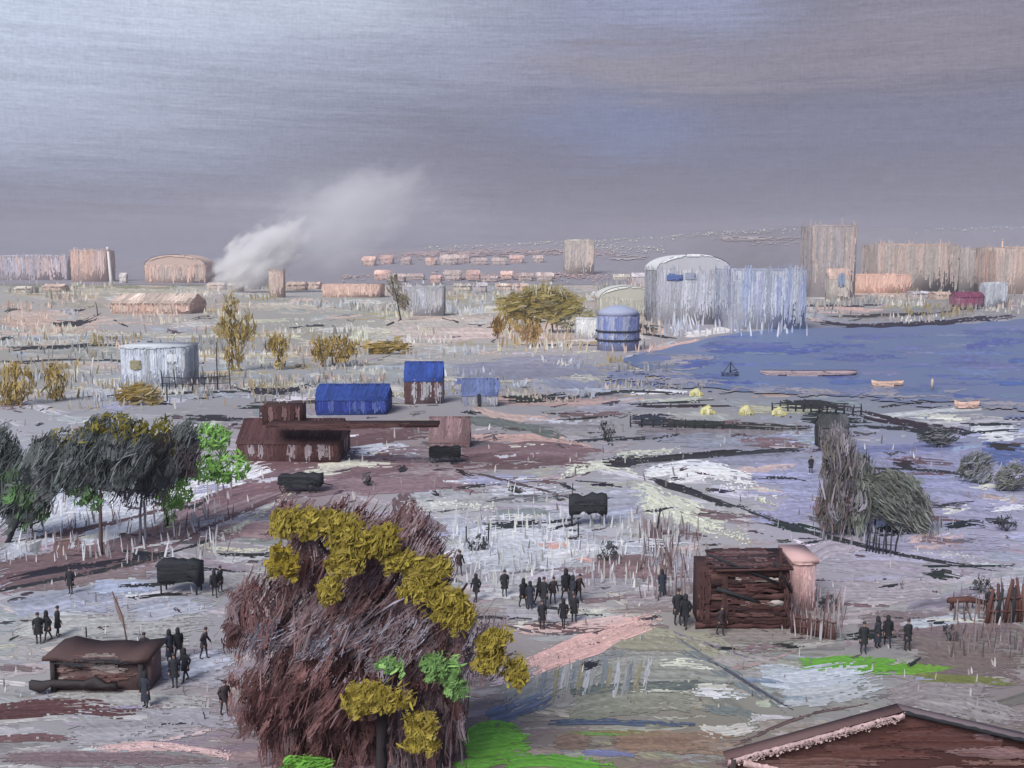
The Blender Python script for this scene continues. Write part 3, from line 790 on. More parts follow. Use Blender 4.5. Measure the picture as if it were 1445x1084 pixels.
st_b = MB()
SCRUB = [(206, 204, 188), (204, 176, 162), (150, 132, 84), (176, 186, 204), (150, 150, 148), (190, 176, 166), (128, 128, 128), (214, 214, 212)]
for i in range(210):                    # low scrub along the far field edges
    x0 = rng.uniform(-30, 900) if i % 4 else rng.uniform(900, 1480)
    y0 = rng.uniform(400, 566) if i % 4 else rng.uniform(400, 450)
    n = int(rng.integers(14, 46))
    L = rng.uniform(20, 120)
    t = rng.random(n)
    c = np.array(SCRUB[rng.integers(len(SCRUB))], float) * .65 + gcol(np.array(x0), np.array(y0)) * .35
    stalks(st_b, x0 + t * L, y0 + rng.normal(0, 2.0, n) + 4 * np.sin(t * 3), rng.uniform(3, 11, n) * (.6 + .7 * rng.random()), rng.uniform(1.2, 3.6, n), c * (1 + .07 * rng.standard_normal((n, 1))))
for (x0, x1, y0, y1, n, hh, cs) in [(-20, 330, 690, 800, 260, 24, [(206, 212, 224), (206, 212, 224), (150, 146, 156), (120, 100, 100)]),
                                    (640, 960, 730, 830, 420, 18, [(206, 210, 218), (170, 172, 184), (200, 204, 196)]),
                                    (-20, 1460, 600, 1000, 520, 12, [(186, 184, 188), (150, 142, 148), (120, 108, 112), (204, 204, 200)]),
                                    (900, 990, 740, 850, 160, 26, [(124, 106, 108), (170, 168, 178), (96, 80, 82)]),
                                    (1110, 1190, 850, 905, 120, 30, [(120, 92, 92), (160, 150, 156), (180, 176, 184)]),
                                    (1340, 1460, 840, 930, 130, 28, [(128, 108, 108), (150, 140, 146), (80, 72, 74)]),
                                    (370, 660, 1000, 1090, 420, 40, [(112, 88, 92), (128, 106, 110), (96, 72, 74), (150, 140, 148)]),
                                    (930, 1140, 440, 476, 170, 20, [(196, 204, 220), (226, 230, 236), (160, 168, 196)]),
                                    (1150, 1330, 740, 770, 120, 16, [(104, 108, 104), (150, 150, 170)]),
                                    (700, 830, 450, 500, 120, 14, [(156, 124, 76), (176, 150, 116), (190, 184, 160)]),
                                    (0, 520, 470, 580, 420, 13, [(150, 128, 84), (158, 158, 156), (186, 184, 170), (110, 112, 116)])]:
    px, py = rng.uniform(x0, x1, n), rng.uniform(y0, y1, n)
    c = np.array(cs, float)[rng.integers(len(cs), size=n)] * .8 + gcol(px, py) * .2
    stalks(st_b, px, py, hh * rng.uniform(.4, 1.2, n), rng.uniform(1.2, 3.2, n), c * (1 + .06 * rng.standard_normal((n, 1))))
tag(st_b.build('dry_grass', M_GRASS), 'pale dry stalks and low scrub standing in the snow', 'dry grass', kind='stuff')
tag(slush.B.build('slush', M_GROUND), 'grey lavender slush combed in long streaks over the plain', 'slush', kind='stuff')
tag(snow.B.build('snow', M_SNOW), 'white and cream snow lying in streaks across the plain', 'snow', kind='stuff')
tag(soil.B.build('soil', M_SOIL), 'bare maroon soil showing through the snow in streaks', 'soil', kind='stuff')
tag(grass.B.build('grass', M_GRASS), 'bright green grass strips showing through the snow', 'grass', kind='stuff')
tag(ruts.B.build('mud', M_CHAR), 'charcoal black ruts and ditch edges drawn across the snow', 'mud', kind='stuff')
tag(clay.B.build('sand', M_SOIL), 'pale pink and peach sandy bank showing through the snow', 'sand', kind='stuff')
tag(shallows.B.build('shallow_water', M_WATER), kind='structure')
tag(road.B.build('road', M_SOIL), kind='structure')

# ------------------------------------------------------------------ the river
shore_t = [(880, 506), (905, 500), (960, 488), (1010, 476), (1060, 468), (1130, 463), (1250, 463), (1360, 458), (1445, 451), (1800, 440), (2400, 430)]
shore_b = [(880, 512), (905, 520), (945, 538), (960, 545), (1010, 550), (1060, 554), (1130, 557), (1250, 562), (1360, 570), (1445, 580), (1800, 600), (2400, 620)]
xs = np.concatenate([np.linspace(880, 1445, 120), np.linspace(1460, 2400, 40)])
yt = np.interp(xs, *zip(*shore_t)) + .7 * np.sin(xs / 7)
yb = np.interp(xs, *zip(*shore_b)) + 1.2 * np.sin(xs / 11 + 1)
fr = np.linspace(0, 1, 24)
X = np.repeat(xs[None, :], 24, 0)
Y = yt[None, :] + (yb - yt)[None, :] * fr[:, None]
wc = np.array(BLU, float) + np.zeros(X.shape + (3,))
f1 = np.clip((X - 1000) / 400, 0, 1)[..., None] * np.clip((fr - .3) / .7, 0, 1)[:, None, None]
wc = wc * (1 - .5 * f1) + np.array((120, 128, 160)) * .5 * f1
ii = np.arange(23)[:, None] * len(xs) + np.arange(len(xs) - 1)[None, :]
B = MB()
B.add(G(X, Y, .15), [np.stack([ii, ii + 1, ii + len(xs) + 1, ii + len(xs)], -1).reshape(-1, 4)], wc.reshape(-1, 3))
_l = _layer[0]
for i in range(90):
    px = rng.uniform(930, 1500)
    t = rng.random()
    py = np.interp(px, *zip(*shore_t)) * (1 - t) + np.interp(px, *zip(*shore_b)) * t
    if not (np.interp(px, *zip(*shore_t)) + 5 < py < np.interp(px, *zip(*shore_b)) - 4):
        continue
    L = rng.uniform(40, 160)
    c = np.array([(92, 108, 160), (104, 118, 164), (84, 102, 160), (116, 126, 162), (70, 92, 160)][rng.integers(5)]) + rng.normal(0, 3, 3)
    stroke(B, G, [(px - L / 2, py), (px + L / 2, py + rng.normal(0, 1.5))], rng.uniform(3, 9), c, load=.7, dry=.4, bw=1.4, lift0=.152 + i * .0001, lift=.001)
for p, wd, c in [([(1000, 494), (1080, 496), (1180, 494)], 8, (62, 86, 164)), ([(960, 520), (1010, 512)], 10, (58, 80, 156)), ([(1130, 488), (1250, 490)], 5, (70, 92, 166))]:
    _l += 1
    stroke(B, G, p, wd, c, load=.75, bw=1.4, lift0=.168 + (_l % 50) * .0002, lift=.001)
for i in range(70):
    t = rng.random()
    if i % 3:
        x = rng.uniform(900, 1470)
        y = np.interp(x, *zip(*shore_b)) + rng.normal(-4, 5)
    else:
        x = rng.uniform(880, 990)
        y = rng.uniform(498, 548)
    L = rng.uniform(30, 130)
    c = [(142, 144, 160), (128, 134, 158), (150, 148, 156), (118, 128, 162), (160, 156, 164)][rng.integers(5)]
    stroke(B, G, [(x - L / 2, y), (x, y + rng.normal(0, 1.5)), (x + L / 2, y + rng.normal(0, 2.5))], rng.uniform(3, 9), c, load=.7, dry=.45, bw=1.3, seg=4, lift0=.18 + i * .0001, lift=.001, rag=.3)
tag(B.build('river', M_WATER), kind='structure')

# ------------------------------------------------------------------ solids
def box(B, x0, x1, y0, y1, z0, z1, c):
    v = [(x, y, z) for z in (z0, z1) for y in (y0, y1) for x in (x0, x1)]
    B.add(v, [np.array([(0, 1, 5, 4), (1, 3, 7, 5), (3, 2, 6, 7), (2, 0, 4, 6), (4, 5, 7, 6), (0, 2, 3, 1)])], c)


def tube(B, pts, rad, c, n=7, var=0.0):
    pts = np.asarray(pts, float)
    rad = np.broadcast_to(np.asarray(rad, float), (len(pts),))
    tg = np.gradient(pts, axis=0)
    tg /= np.linalg.norm(tg, axis=1)[:, None] + 1e-9
    up = np.where(np.abs(tg[:, 2:3]) > .9, [[0, 1, 0]], [[0, 0, 1]])
    a = np.cross(tg, up)
    a /= np.linalg.norm(a, axis=1)[:, None] + 1e-9
    b = np.cross(tg, a)
    th = np.arange(n) * 2 * math.pi / n
    v = pts[:, None, :] + rad[:, None, None] * (a[:, None, :] * np.cos(th)[None, :, None] + b[:, None, :] * np.sin(th)[None, :, None])
    if var:
        v = v + rng.normal(0, var, v.shape) * rad[:, None, None]
    k = len(pts)
    i, j = np.meshgrid(np.arange(k - 1), np.arange(n), indexing='ij')
    q = np.stack([i * n + j, i * n + (j + 1) % n, (i + 1) * n + (j + 1) % n, (i + 1) * n + j], -1).reshape(-1, 4)
    B.add(v.reshape(-1, 3), [q, np.arange(n)[::-1], np.arange(n) + (k - 1) * n], c)


def face_map(side, x0, x1, dep, m, base):
    """maps façade pixels to local metres on the front (0), left (1) or right (2) wall"""
    hw = (x1 - x0) / 2 * m
    xc = (x0 + x1) / 2
    def P(px, py, lift):
        z = (base - py) * m
        u = (px - xc) * m
        if side == 0:
            return np.stack([u, -dep / 2 - lift, z], -1)
        if side == 1:
            return np.stack([-hw - lift, -u / hw * dep / 2, z], -1)
        return np.stack([hw + lift, u / hw * dep / 2, z], -1)
    return P


def place(px, base, P=G):
    p = P(np.array(float(px)), np.array(float(base)))
    if p.ndim == 1:
        p = p
    depth = p[1] * cp - (p[2] - H) * sp
    return p, depth / FPX


def building(name, label, cat, x0, top, x1, base, wall, roofc=None, roof='flat', dep=None, mat=None, group=None, rz=0.0, P=G,
             streaks=(), nst=None, eave=.35, rise=.3, wins=(), drip=.0, wide=None, load=.8, ridge='x'):
    p, m = place((x0 + x1) / 2, base, P)
    W, Ht = (x1 - x0) * m, (base - top) * m
    dep = dep or max(2.5, min(W * .7, 30))
    root = empty(name, (p[0], p[1] + dep / 2, p[2] - .05), rz)
    tag(root, label, cat, group)
    mat = mat or (M_FAR if m > .16 else M_MID if m > .05 else M_NEAR)
    rr = {'flat': 0, 'gable': rise, 'vault': rise, 'none': 0}[roof] * Ht
    hw, hz = W / 2, Ht - rr
    B = MB()
    wall = np.asarray(wall, float)
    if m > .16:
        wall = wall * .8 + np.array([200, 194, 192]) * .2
    if roof == 'gable' and ridge == 'y':
        pass
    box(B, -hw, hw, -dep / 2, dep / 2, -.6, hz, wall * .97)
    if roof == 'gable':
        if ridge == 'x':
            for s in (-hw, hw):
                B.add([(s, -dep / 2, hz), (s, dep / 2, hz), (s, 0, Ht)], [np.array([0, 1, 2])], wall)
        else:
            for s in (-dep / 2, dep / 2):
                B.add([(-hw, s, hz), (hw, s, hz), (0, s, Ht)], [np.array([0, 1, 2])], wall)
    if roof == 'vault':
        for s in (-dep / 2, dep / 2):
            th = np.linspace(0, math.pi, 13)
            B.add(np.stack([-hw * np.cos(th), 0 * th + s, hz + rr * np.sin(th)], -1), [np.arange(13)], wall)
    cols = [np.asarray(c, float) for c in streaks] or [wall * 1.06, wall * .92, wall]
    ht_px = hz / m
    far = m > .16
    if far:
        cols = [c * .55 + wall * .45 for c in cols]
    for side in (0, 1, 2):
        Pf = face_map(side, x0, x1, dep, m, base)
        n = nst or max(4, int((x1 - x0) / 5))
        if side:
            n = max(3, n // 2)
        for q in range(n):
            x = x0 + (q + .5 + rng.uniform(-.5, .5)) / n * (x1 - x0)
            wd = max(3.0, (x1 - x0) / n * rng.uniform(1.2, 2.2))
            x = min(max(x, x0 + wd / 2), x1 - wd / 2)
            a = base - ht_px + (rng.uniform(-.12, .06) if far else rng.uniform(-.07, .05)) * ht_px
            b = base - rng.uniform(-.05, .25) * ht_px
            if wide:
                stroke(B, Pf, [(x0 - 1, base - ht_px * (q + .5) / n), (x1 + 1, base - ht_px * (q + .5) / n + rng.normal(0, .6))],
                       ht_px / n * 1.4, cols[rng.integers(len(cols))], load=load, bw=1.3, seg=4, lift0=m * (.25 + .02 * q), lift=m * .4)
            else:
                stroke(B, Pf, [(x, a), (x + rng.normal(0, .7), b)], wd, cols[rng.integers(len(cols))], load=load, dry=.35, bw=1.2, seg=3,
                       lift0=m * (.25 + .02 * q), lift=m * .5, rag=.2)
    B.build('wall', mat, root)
    roofc = np.asarray(roofc if roofc is not None else wall * .9, float)
    B = MB()
    ov = eave * max(.3, m * 2)
    if roof == 'flat':
        ov = ov * (0 if far else 1)
        box(B, -hw - ov, hw + ov, -dep / 2 - ov, dep / 2 + ov, hz + .003, hz + (.25 if far else max(.25, 1.6 * m)), roofc)
        Pr = lambda px, py, lift: np.stack([(px - (x0 + x1) / 2) * m, -dep / 2 - ov - lift, (base - py) * m], -1)
        for q in range(3):
            stroke(B, Pr, [(x0 - 1, top - .6 + q * .5), (x1 + 1, top - .6 + q * .5 + rng.normal(0, .5))], 2.6, roofc * (1 + .05 * rng.standard_normal()), load=.7, bw=1.0, seg=3, lift0=m * (.1 + .05 * q), lift=m * .3)
    elif roof == 'gable':
        t = max(.12, .8 * m)
        if ridge == 'x':
            for s in (-1, 1):
                e = s * (dep / 2 + ov)
                ze = hz - ov * rr / (dep / 2)
                v = [(-hw - ov, e, ze), (hw + ov, e, ze), (hw + ov, 0, Ht), (-hw - ov, 0, Ht)]
                v2 = [(a, b, c + t) for a, b, c in v]
                B.add(v + v2, [np.array([(0, 1, 2, 3), (4, 5, 6, 7), (0, 1, 5, 4), (1, 2, 6, 5), (2, 3, 7, 6), (3, 0, 4, 7)])], roofc * (1 if s < 0 else .97))
            def Pr(px, py, lift):
                u = (px - (x0 + x1) / 2) * m
                z = (base - py) * m
                f = np.clip((Ht - z) / rr, 0, 1.2)
                return np.stack([u, -f * dep / 2, Ht - f * rr + t + lift], -1)
            n = max(4, int((x1 - x0) / 6))
            for q in range(n):
                x = x0 + (q + .5) / n * (x1 - x0)
                stroke(B, Pr, [(x + 1, top), (x - 1 + rng.normal(0, 1), base - hz / m + 1)], (x1 - x0) / n * 1.7, roofc * (1 + .09 * rng.standard_normal()), load=.8, bw=1.2, seg=3, lift0=m * (.1 + .02 * q), lift=m * .3)
        else:
            for s in (-1, 1):
                e = s * (hw + ov)
                ze = hz - ov * rr / hw
                v = [(e, -dep / 2 - ov, ze), (e, dep / 2 + ov, ze), (0, dep / 2 + ov, Ht), (0, -dep / 2 - ov, Ht)]
                v2 = [(a, b, c + t) for a, b, c in v]
                B.add(v + v2, [np.array([(0, 1, 2, 3), (4, 5, 6, 7), (0, 1, 5, 4), (1, 2, 6, 5), (2, 3, 7, 6), (3, 0, 4, 7)])], roofc)
    elif roof == 'vault':
        th = np.linspace(0, math.pi, 17)
        pr = np.stack([-(hw + ov) * np.cos(th), hz + (rr + ov) * np.sin(th)], -1)
        v = np.concatenate([np.stack([pr[:, 0], 0 * th + s, pr[:, 1]], -1) for s in (-dep / 2 - ov, dep / 2 + ov)])
        i = np.arange(16)
        B.add(v, [np.stack([i, i + 1, i + 18, i + 17], -1)], roofc)
        Pr = lambda px, py, lift: np.stack([(px - (x0 + x1) / 2) * m, -dep / 2 - ov - lift, (base - py) * m], -1)
        arc = [((x0 + x1) / 2 - np.cos(a) * hw / m, base - (hz + rr * np.sin(a)) / m + 1) for a in th[1:-1]]
        stroke(B, Pr, arc, 3, roofc * 1.03, load=.8, bw=1.0, seg=3, lift0=m * .2, lift=m * .3)
    if roof != 'none':
        B.build('roof', mat, root)
    for (wx0, wy0, wx1, wy1, wc, wn) in wins:
        B = MB()
        a, b = (wx0 - (x0 + x1) / 2) * m, (wx1 - (x0 + x1) / 2) * m
        z0, z1 = (base - wy1) * m, (base - wy0) * m
        box(B, a, b, -dep / 2 - m * 1.6, -dep / 2 - m * 1.0, z0, z1, wc)
        Pf = face_map(0, x0, x1, dep, m, base)
        stroke(B, Pf, [(wx0 - 1, (wy0 + wy1) / 2), (wx1 + 1, (wy0 + wy1) / 2)] if wx1 - wx0 > wy1 - wy0 else [((wx0 + wx1) / 2, wy0 - 1), ((wx0 + wx1) / 2, wy1 + 1)],
               min(wx1 - wx0, wy1 - wy0) * 1.3, wc, load=.85, bw=1.0, seg=3, lift0=m * 1.7, lift=m * .3)
        B.build(wn, mat, root)
    return root, m, dep


# ---- far left skyline
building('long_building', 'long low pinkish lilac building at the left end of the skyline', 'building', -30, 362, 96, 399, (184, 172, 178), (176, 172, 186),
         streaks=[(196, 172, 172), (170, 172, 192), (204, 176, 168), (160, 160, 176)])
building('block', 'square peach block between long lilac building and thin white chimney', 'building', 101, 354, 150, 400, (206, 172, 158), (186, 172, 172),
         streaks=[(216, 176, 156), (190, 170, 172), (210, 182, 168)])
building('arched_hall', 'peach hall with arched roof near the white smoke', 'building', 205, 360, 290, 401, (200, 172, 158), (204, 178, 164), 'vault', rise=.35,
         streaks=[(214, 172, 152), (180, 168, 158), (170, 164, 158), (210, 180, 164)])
p, m = place(157, 403.5)
B = MB()
tube(B, [(.2, 0, -1), (0, 0, 6), (-1.5, 0, (403 - 349) * m)], [1.5, 1.3, .9], (226, 222, 222), 10)
tube(B, [(-1.4, 0, (403 - 354) * m), (-1.52, 0, (403 - 348.5) * m)], [1.25, 1.25], (214, 206, 204), 10)
o = tag(B.build('chimney', M_FAR, smooth=False), 'thin white leaning chimney standing right of the square peach block', 'chimney')
o.location = p
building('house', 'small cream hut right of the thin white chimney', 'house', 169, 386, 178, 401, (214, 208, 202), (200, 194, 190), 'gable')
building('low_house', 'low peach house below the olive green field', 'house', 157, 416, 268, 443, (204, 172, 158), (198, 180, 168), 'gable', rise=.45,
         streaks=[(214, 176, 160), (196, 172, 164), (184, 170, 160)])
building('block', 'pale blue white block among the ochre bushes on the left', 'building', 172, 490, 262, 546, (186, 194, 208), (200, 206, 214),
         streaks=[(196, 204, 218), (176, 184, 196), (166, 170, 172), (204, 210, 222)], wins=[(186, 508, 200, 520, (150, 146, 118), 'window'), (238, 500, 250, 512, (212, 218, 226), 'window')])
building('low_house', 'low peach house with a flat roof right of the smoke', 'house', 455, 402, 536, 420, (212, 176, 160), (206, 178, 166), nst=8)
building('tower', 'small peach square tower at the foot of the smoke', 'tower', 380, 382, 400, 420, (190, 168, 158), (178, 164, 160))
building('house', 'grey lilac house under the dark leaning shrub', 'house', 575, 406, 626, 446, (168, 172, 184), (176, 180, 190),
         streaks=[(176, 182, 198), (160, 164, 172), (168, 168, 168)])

# ---- pink terraces on the hill
hill_houses = []
for i in range(26):
    row = i % 2
    px = 524 + (i // 2) * 26 + rng.uniform(-6, 6) + row * 9
    base = (374, 399)[row] + rng.uniform(-4, 3)
    if px > 862 or 785 < px < 842:
        continue
    wd = rng.uniform(12, 24)
    hh = rng.uniform(8, 14)
    c = np.array([(190, 158, 150), (200, 166, 154), (176, 158, 154), (182, 166, 160)][rng.integers(4)])
    hill_houses.append((px, base, wd, hh, c, row))
hill_houses.sort()
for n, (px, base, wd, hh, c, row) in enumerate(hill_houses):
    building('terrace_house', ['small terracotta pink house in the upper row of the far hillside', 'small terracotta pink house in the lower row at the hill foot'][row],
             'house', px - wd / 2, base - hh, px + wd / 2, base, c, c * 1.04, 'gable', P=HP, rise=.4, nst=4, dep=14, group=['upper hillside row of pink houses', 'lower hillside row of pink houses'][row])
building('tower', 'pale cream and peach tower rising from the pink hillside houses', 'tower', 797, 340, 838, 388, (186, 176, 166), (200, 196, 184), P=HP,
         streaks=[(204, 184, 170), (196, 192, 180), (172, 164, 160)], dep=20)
Bk = MB()
for p_, wd, n, c in [([(600, 334), (760, 326), (900, 322), (990, 302), (1090, 300), (1150, 306)], 5, 460, (196, 196, 180)), ([(980, 322), (1120, 318)], 6, 100, (186, 178, 174)),
                    ([(1290, 322), (1445, 312)], 8, 130, (196, 198, 194)), ([(520, 364), (700, 356), (870, 358)], 9, 900, (190, 160, 152)), ([(610, 390), (860, 392)], 9, 600, (196, 164, 154)),
                    ([(790, 338), (860, 352), (940, 352)], 10, 240, (196, 194, 180)), ([(480, 394), (560, 388)], 6, 160, (192, 166, 158)), ([(1060, 344), (1140, 342)], 5, 120, (168, 158, 154)),
                    ([(1000, 338), (1140, 336)], 3, 60, (176, 168, 162))]:
    r_ = np.interp([q[0] for q in p_], RIDX, RIDY)
    p_ = [(q[0], max(q[1], rv + 3)) for q, rv in zip(p_, r_)]
    crumbs(Bk, lambda x, y, l: HP(x, np.maximum(y, np.interp(x, RIDX, RIDY) + 1.0), l), p_, wd, n, c, 1.0, lift0=1.2)
for p_, wd, c in [([(1010, 338), (1140, 336)], 9, (160, 148, 146)), ([(860, 366), (930, 362)], 8, (160, 154, 152)), ([(560, 360), (860, 356)], 10, (156, 140, 142)), ([(620, 392), (860, 390)], 10, (160, 142, 142))]:
    stroke(Bk, HP, p_, wd, c, load=.55, bw=1.2, lift0=.8, lift=.3)
tag(Bk.build('hill_snow', M_HILL), 'pale specks of snow and pink earth scattered along the far hillside', 'snow', kind='stuff')

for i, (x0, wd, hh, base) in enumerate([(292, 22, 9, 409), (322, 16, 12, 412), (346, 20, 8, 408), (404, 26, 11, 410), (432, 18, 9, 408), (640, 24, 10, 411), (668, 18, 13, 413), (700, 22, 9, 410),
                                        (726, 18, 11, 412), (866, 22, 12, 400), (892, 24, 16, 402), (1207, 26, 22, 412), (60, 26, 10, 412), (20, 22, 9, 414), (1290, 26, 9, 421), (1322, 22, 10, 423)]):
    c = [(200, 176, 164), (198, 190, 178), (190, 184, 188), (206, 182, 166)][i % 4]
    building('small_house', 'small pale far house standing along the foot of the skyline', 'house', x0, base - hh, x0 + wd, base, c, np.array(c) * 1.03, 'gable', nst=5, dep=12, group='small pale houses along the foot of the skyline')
# ---- right skyline
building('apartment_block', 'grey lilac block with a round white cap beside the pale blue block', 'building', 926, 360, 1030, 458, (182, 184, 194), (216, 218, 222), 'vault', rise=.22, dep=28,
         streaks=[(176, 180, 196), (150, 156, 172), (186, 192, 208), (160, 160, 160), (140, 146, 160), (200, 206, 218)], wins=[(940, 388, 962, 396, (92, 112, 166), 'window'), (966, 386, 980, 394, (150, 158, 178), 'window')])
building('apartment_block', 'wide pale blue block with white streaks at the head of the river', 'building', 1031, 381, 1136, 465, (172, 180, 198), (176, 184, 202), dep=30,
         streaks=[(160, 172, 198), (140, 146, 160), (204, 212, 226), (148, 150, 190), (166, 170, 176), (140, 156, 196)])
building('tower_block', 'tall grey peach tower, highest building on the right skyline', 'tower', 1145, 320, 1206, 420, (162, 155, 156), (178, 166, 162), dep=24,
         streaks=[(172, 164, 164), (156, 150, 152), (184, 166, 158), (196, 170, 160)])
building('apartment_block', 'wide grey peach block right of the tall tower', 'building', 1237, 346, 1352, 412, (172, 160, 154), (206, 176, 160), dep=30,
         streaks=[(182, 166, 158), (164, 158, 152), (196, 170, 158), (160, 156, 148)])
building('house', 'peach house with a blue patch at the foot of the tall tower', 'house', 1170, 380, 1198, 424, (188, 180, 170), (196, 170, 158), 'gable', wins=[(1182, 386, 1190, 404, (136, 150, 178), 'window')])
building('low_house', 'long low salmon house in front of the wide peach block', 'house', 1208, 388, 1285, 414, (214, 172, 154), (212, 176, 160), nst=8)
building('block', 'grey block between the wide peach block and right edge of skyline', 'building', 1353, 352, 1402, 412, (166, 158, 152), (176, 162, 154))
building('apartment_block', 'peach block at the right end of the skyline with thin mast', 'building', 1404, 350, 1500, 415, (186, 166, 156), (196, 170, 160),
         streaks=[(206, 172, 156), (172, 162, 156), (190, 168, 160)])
p, m = place(1411, 411)
B = MB()
tube(B, [(0, 0, 0), (0, 0, (411 - 338) * m)], [.9, .5], (220, 186, 166), 6)
tube(B, [(0, 0, (411 - 340) * m), (0, 0, (411 - 338) * m)], [.7, .7], (200, 170, 160), 6)
tag(B.build('mast', M_FAR), 'thin peach mast against the right end block', 'mast').location = p
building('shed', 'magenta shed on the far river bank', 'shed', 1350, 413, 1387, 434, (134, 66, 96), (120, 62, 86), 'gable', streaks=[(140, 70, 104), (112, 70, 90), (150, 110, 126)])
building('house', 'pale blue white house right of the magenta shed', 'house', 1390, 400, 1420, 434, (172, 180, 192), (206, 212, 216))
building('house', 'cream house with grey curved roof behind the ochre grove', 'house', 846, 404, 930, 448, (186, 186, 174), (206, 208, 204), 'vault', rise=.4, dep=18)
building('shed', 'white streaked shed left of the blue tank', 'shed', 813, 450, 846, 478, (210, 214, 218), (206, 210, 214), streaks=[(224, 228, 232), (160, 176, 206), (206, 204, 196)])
# blue tank
p, m = place(875, 496)
root = tag(empty('storage_tank', (p[0], p[1] + 30 * m, p[2])), 'round lilac blue tank with charcoal lines left of the river', 'tank')
B = MB()
r_, h_ = 30 * m, 50 * m
tube(B, [(0, 0, -.5), (0, 0, h_)], [r_, r_], (146, 154, 186), 28)
def Pc(px, py, lift):
    a = (px - 875) / 30.0 * 1.4
    return np.stack([(r_ + lift) * np.sin(a), -(r_ + lift) * np.cos(a), (496 - py) * m], -1)
for q in range(16):
    x = 848 + q * 3.5
    stroke(B, Pc, [(x, 446), (x + rng.normal(0, 1), 496 - rng.uniform(-2, 10))], 6, [(130, 142, 184), (154, 162, 192), (168, 172, 192), (112, 126, 176)][q % 4], load=.8, bw=1.2, seg=3, lift0=m * (.3 + .03 * q), lift=m * .3)
B.build('tank_wall', M_MID, root)
B = MB()
tube(B, [(0, 0, h_), (0, 0, h_ + 1.0), (0, 0, h_ + 2.0)], [r_ * 1.03, r_ * .9, r_ * .3], (160, 168, 194), 28)
B.build('tank_roof', M_MID, root)
B = MB()
for z in (.3, .55):
    a = np.linspace(0, 2 * math.pi, 25)
    tube(B, np.stack([np.cos(a) * (r_ + .3), np.sin(a) * (r_ + .3), 0 * a + z * h_], -1), .18, CHA, 5)
B.build('hoop', M_CHAR, root)

# ---- middle distance
building('house', 'ultramarine blue house with brown base left of the blue roofed hut', 'house', 446, 546, 545, 586, (48, 70, 132), (46, 70, 138), 'gable', rise=.45,
         streaks=[(54, 72, 148), (84, 100, 162), (44, 60, 134)])
building('hut', 'small hut with bright blue roof and slatted maroon wall', 'hut', 571, 512, 624, 570, (112, 92, 96), (48, 72, 140), 'gable', rise=.42,
         streaks=[(96, 74, 78), (126, 108, 114), (170, 170, 178), (88, 64, 66)])
building('hut', 'grey hut with lilac blue roof, charcoal outlines, right of slatted hut', 'hut', 652, 536, 702, 574, (158, 158, 164), (98, 112, 154), 'gable', rise=.55,
         streaks=[(166, 166, 172), (150, 152, 162), (136, 140, 164)], wins=[(674, 556, 678, 574, CHA, 'door')])
rt, m_, d_ = building('barn', 'long dark maroon barn with ragged roof beside bright green tree', 'barn', 335, 598, 478, 652, (92, 66, 68), (80, 56, 58), 'gable', rise=.5,
         streaks=[(84, 58, 58), (104, 78, 80), (76, 52, 52), (150, 140, 146)], load=.75, nst=30)
B = MB()
box(B, -43 * m_, 14 * m_, -1, 1, 44 * m_, 76 * m_, DMAR)
Pt = lambda px, py, lift: np.stack([(px - 406.5) * m_, -1 - lift + 0 * px, (652 - py) * m_], -1)
for q in range(9):
    x = 362 + q * 6.5
    stroke(B, Pt, [(x, 574 + rng.uniform(0, 3)), (x, 602)], 7, [(84, 60, 60), (70, 48, 48), (120, 96, 96)][q % 3], load=.8, bw=1.2, seg=3, lift0=.02 + .002 * q, lift=.02)
B.build('roof_turret', M_MID, rt)
B = MB()
box(B, -24 * m_, 214 * m_, -d_ / 2 - 1.6, -d_ / 2 + .8, 54 * m_, 58 * m_, DMAR)
Pt = lambda px, py, lift: np.stack([(px - 406.5) * m_, -d_ / 2 - 1.62 - lift + 0 * px, (652 - py) * m_], -1)
for q in range(6):
    y = 592 + q * 1.2
    stroke(B, Pt, [(370 + q * 3, y), (500, y + 1), (622 - q * 6, y - 1)], 5, [(70, 48, 48), (88, 64, 64)][q % 2], load=.75, bw=1.2, seg=4, lift0=.02 + .004 * q, lift=.02)
B.build('long_eave', M_MID, rt)
building('shed', 'mauve shed with slanting slatted roof right of the long barn', 'shed', 606, 591, 662, 632, (128, 108, 112), (124, 102, 106), 'gable', rise=.75,
         streaks=[(120, 98, 102), (140, 122, 128)])
building('boathouse', 'charcoal boathouse on the near river bank above the grey green bush', 'hut', 1160, 588, 1197, 634, (92, 92, 94), (72, 74, 78), 'gable', rise=.3,
         streaks=[(78, 80, 84), (104, 104, 108), (62, 64, 68), (132, 132, 138)], load=.7)
for n, (x, y, h, lb) in enumerate([(1052, 585, 13, 'yellow cream haystack second from the left on the near river bank'), (1098, 586, 12, 'yellow cream haystack nearest the boathouse'),
                               (998, 584, 12, 'pale cream haystack beside charcoal ditch at river corner'), (982, 558, 10, 'small cream haystack at the left end of the river')]):
    p, m = place(x, y)
    B = MB()
    tube(B, [(0, 0, -.2), (0, 0, h * m * .5), (.2, 0, h * m * .85), (.25, 0, h * m)], np.array([11, 9.5, 5, 1]) * m * .9, (204, 200, 150), 9, var=.12)
    Pf = lambda px, py, lift: np.stack([px * m, -9.5 * m - lift + 0 * px, -py * m], -1)
    for q in range(5):
        stroke(B, Pf, [(-10 + q * 4, -h * .8 + abs(q - 2) * 2), (-8 + q * 4, 0)], 5, [(210, 206, 160), (190, 182, 120), (222, 220, 190)][q % 3], load=.7, bw=1.1, seg=2.5, lift0=.02 * q, lift=.05)
    tag(B.build('haystack', M_LEAF), lb, 'haystack', 'haystacks on the river bank').location = p

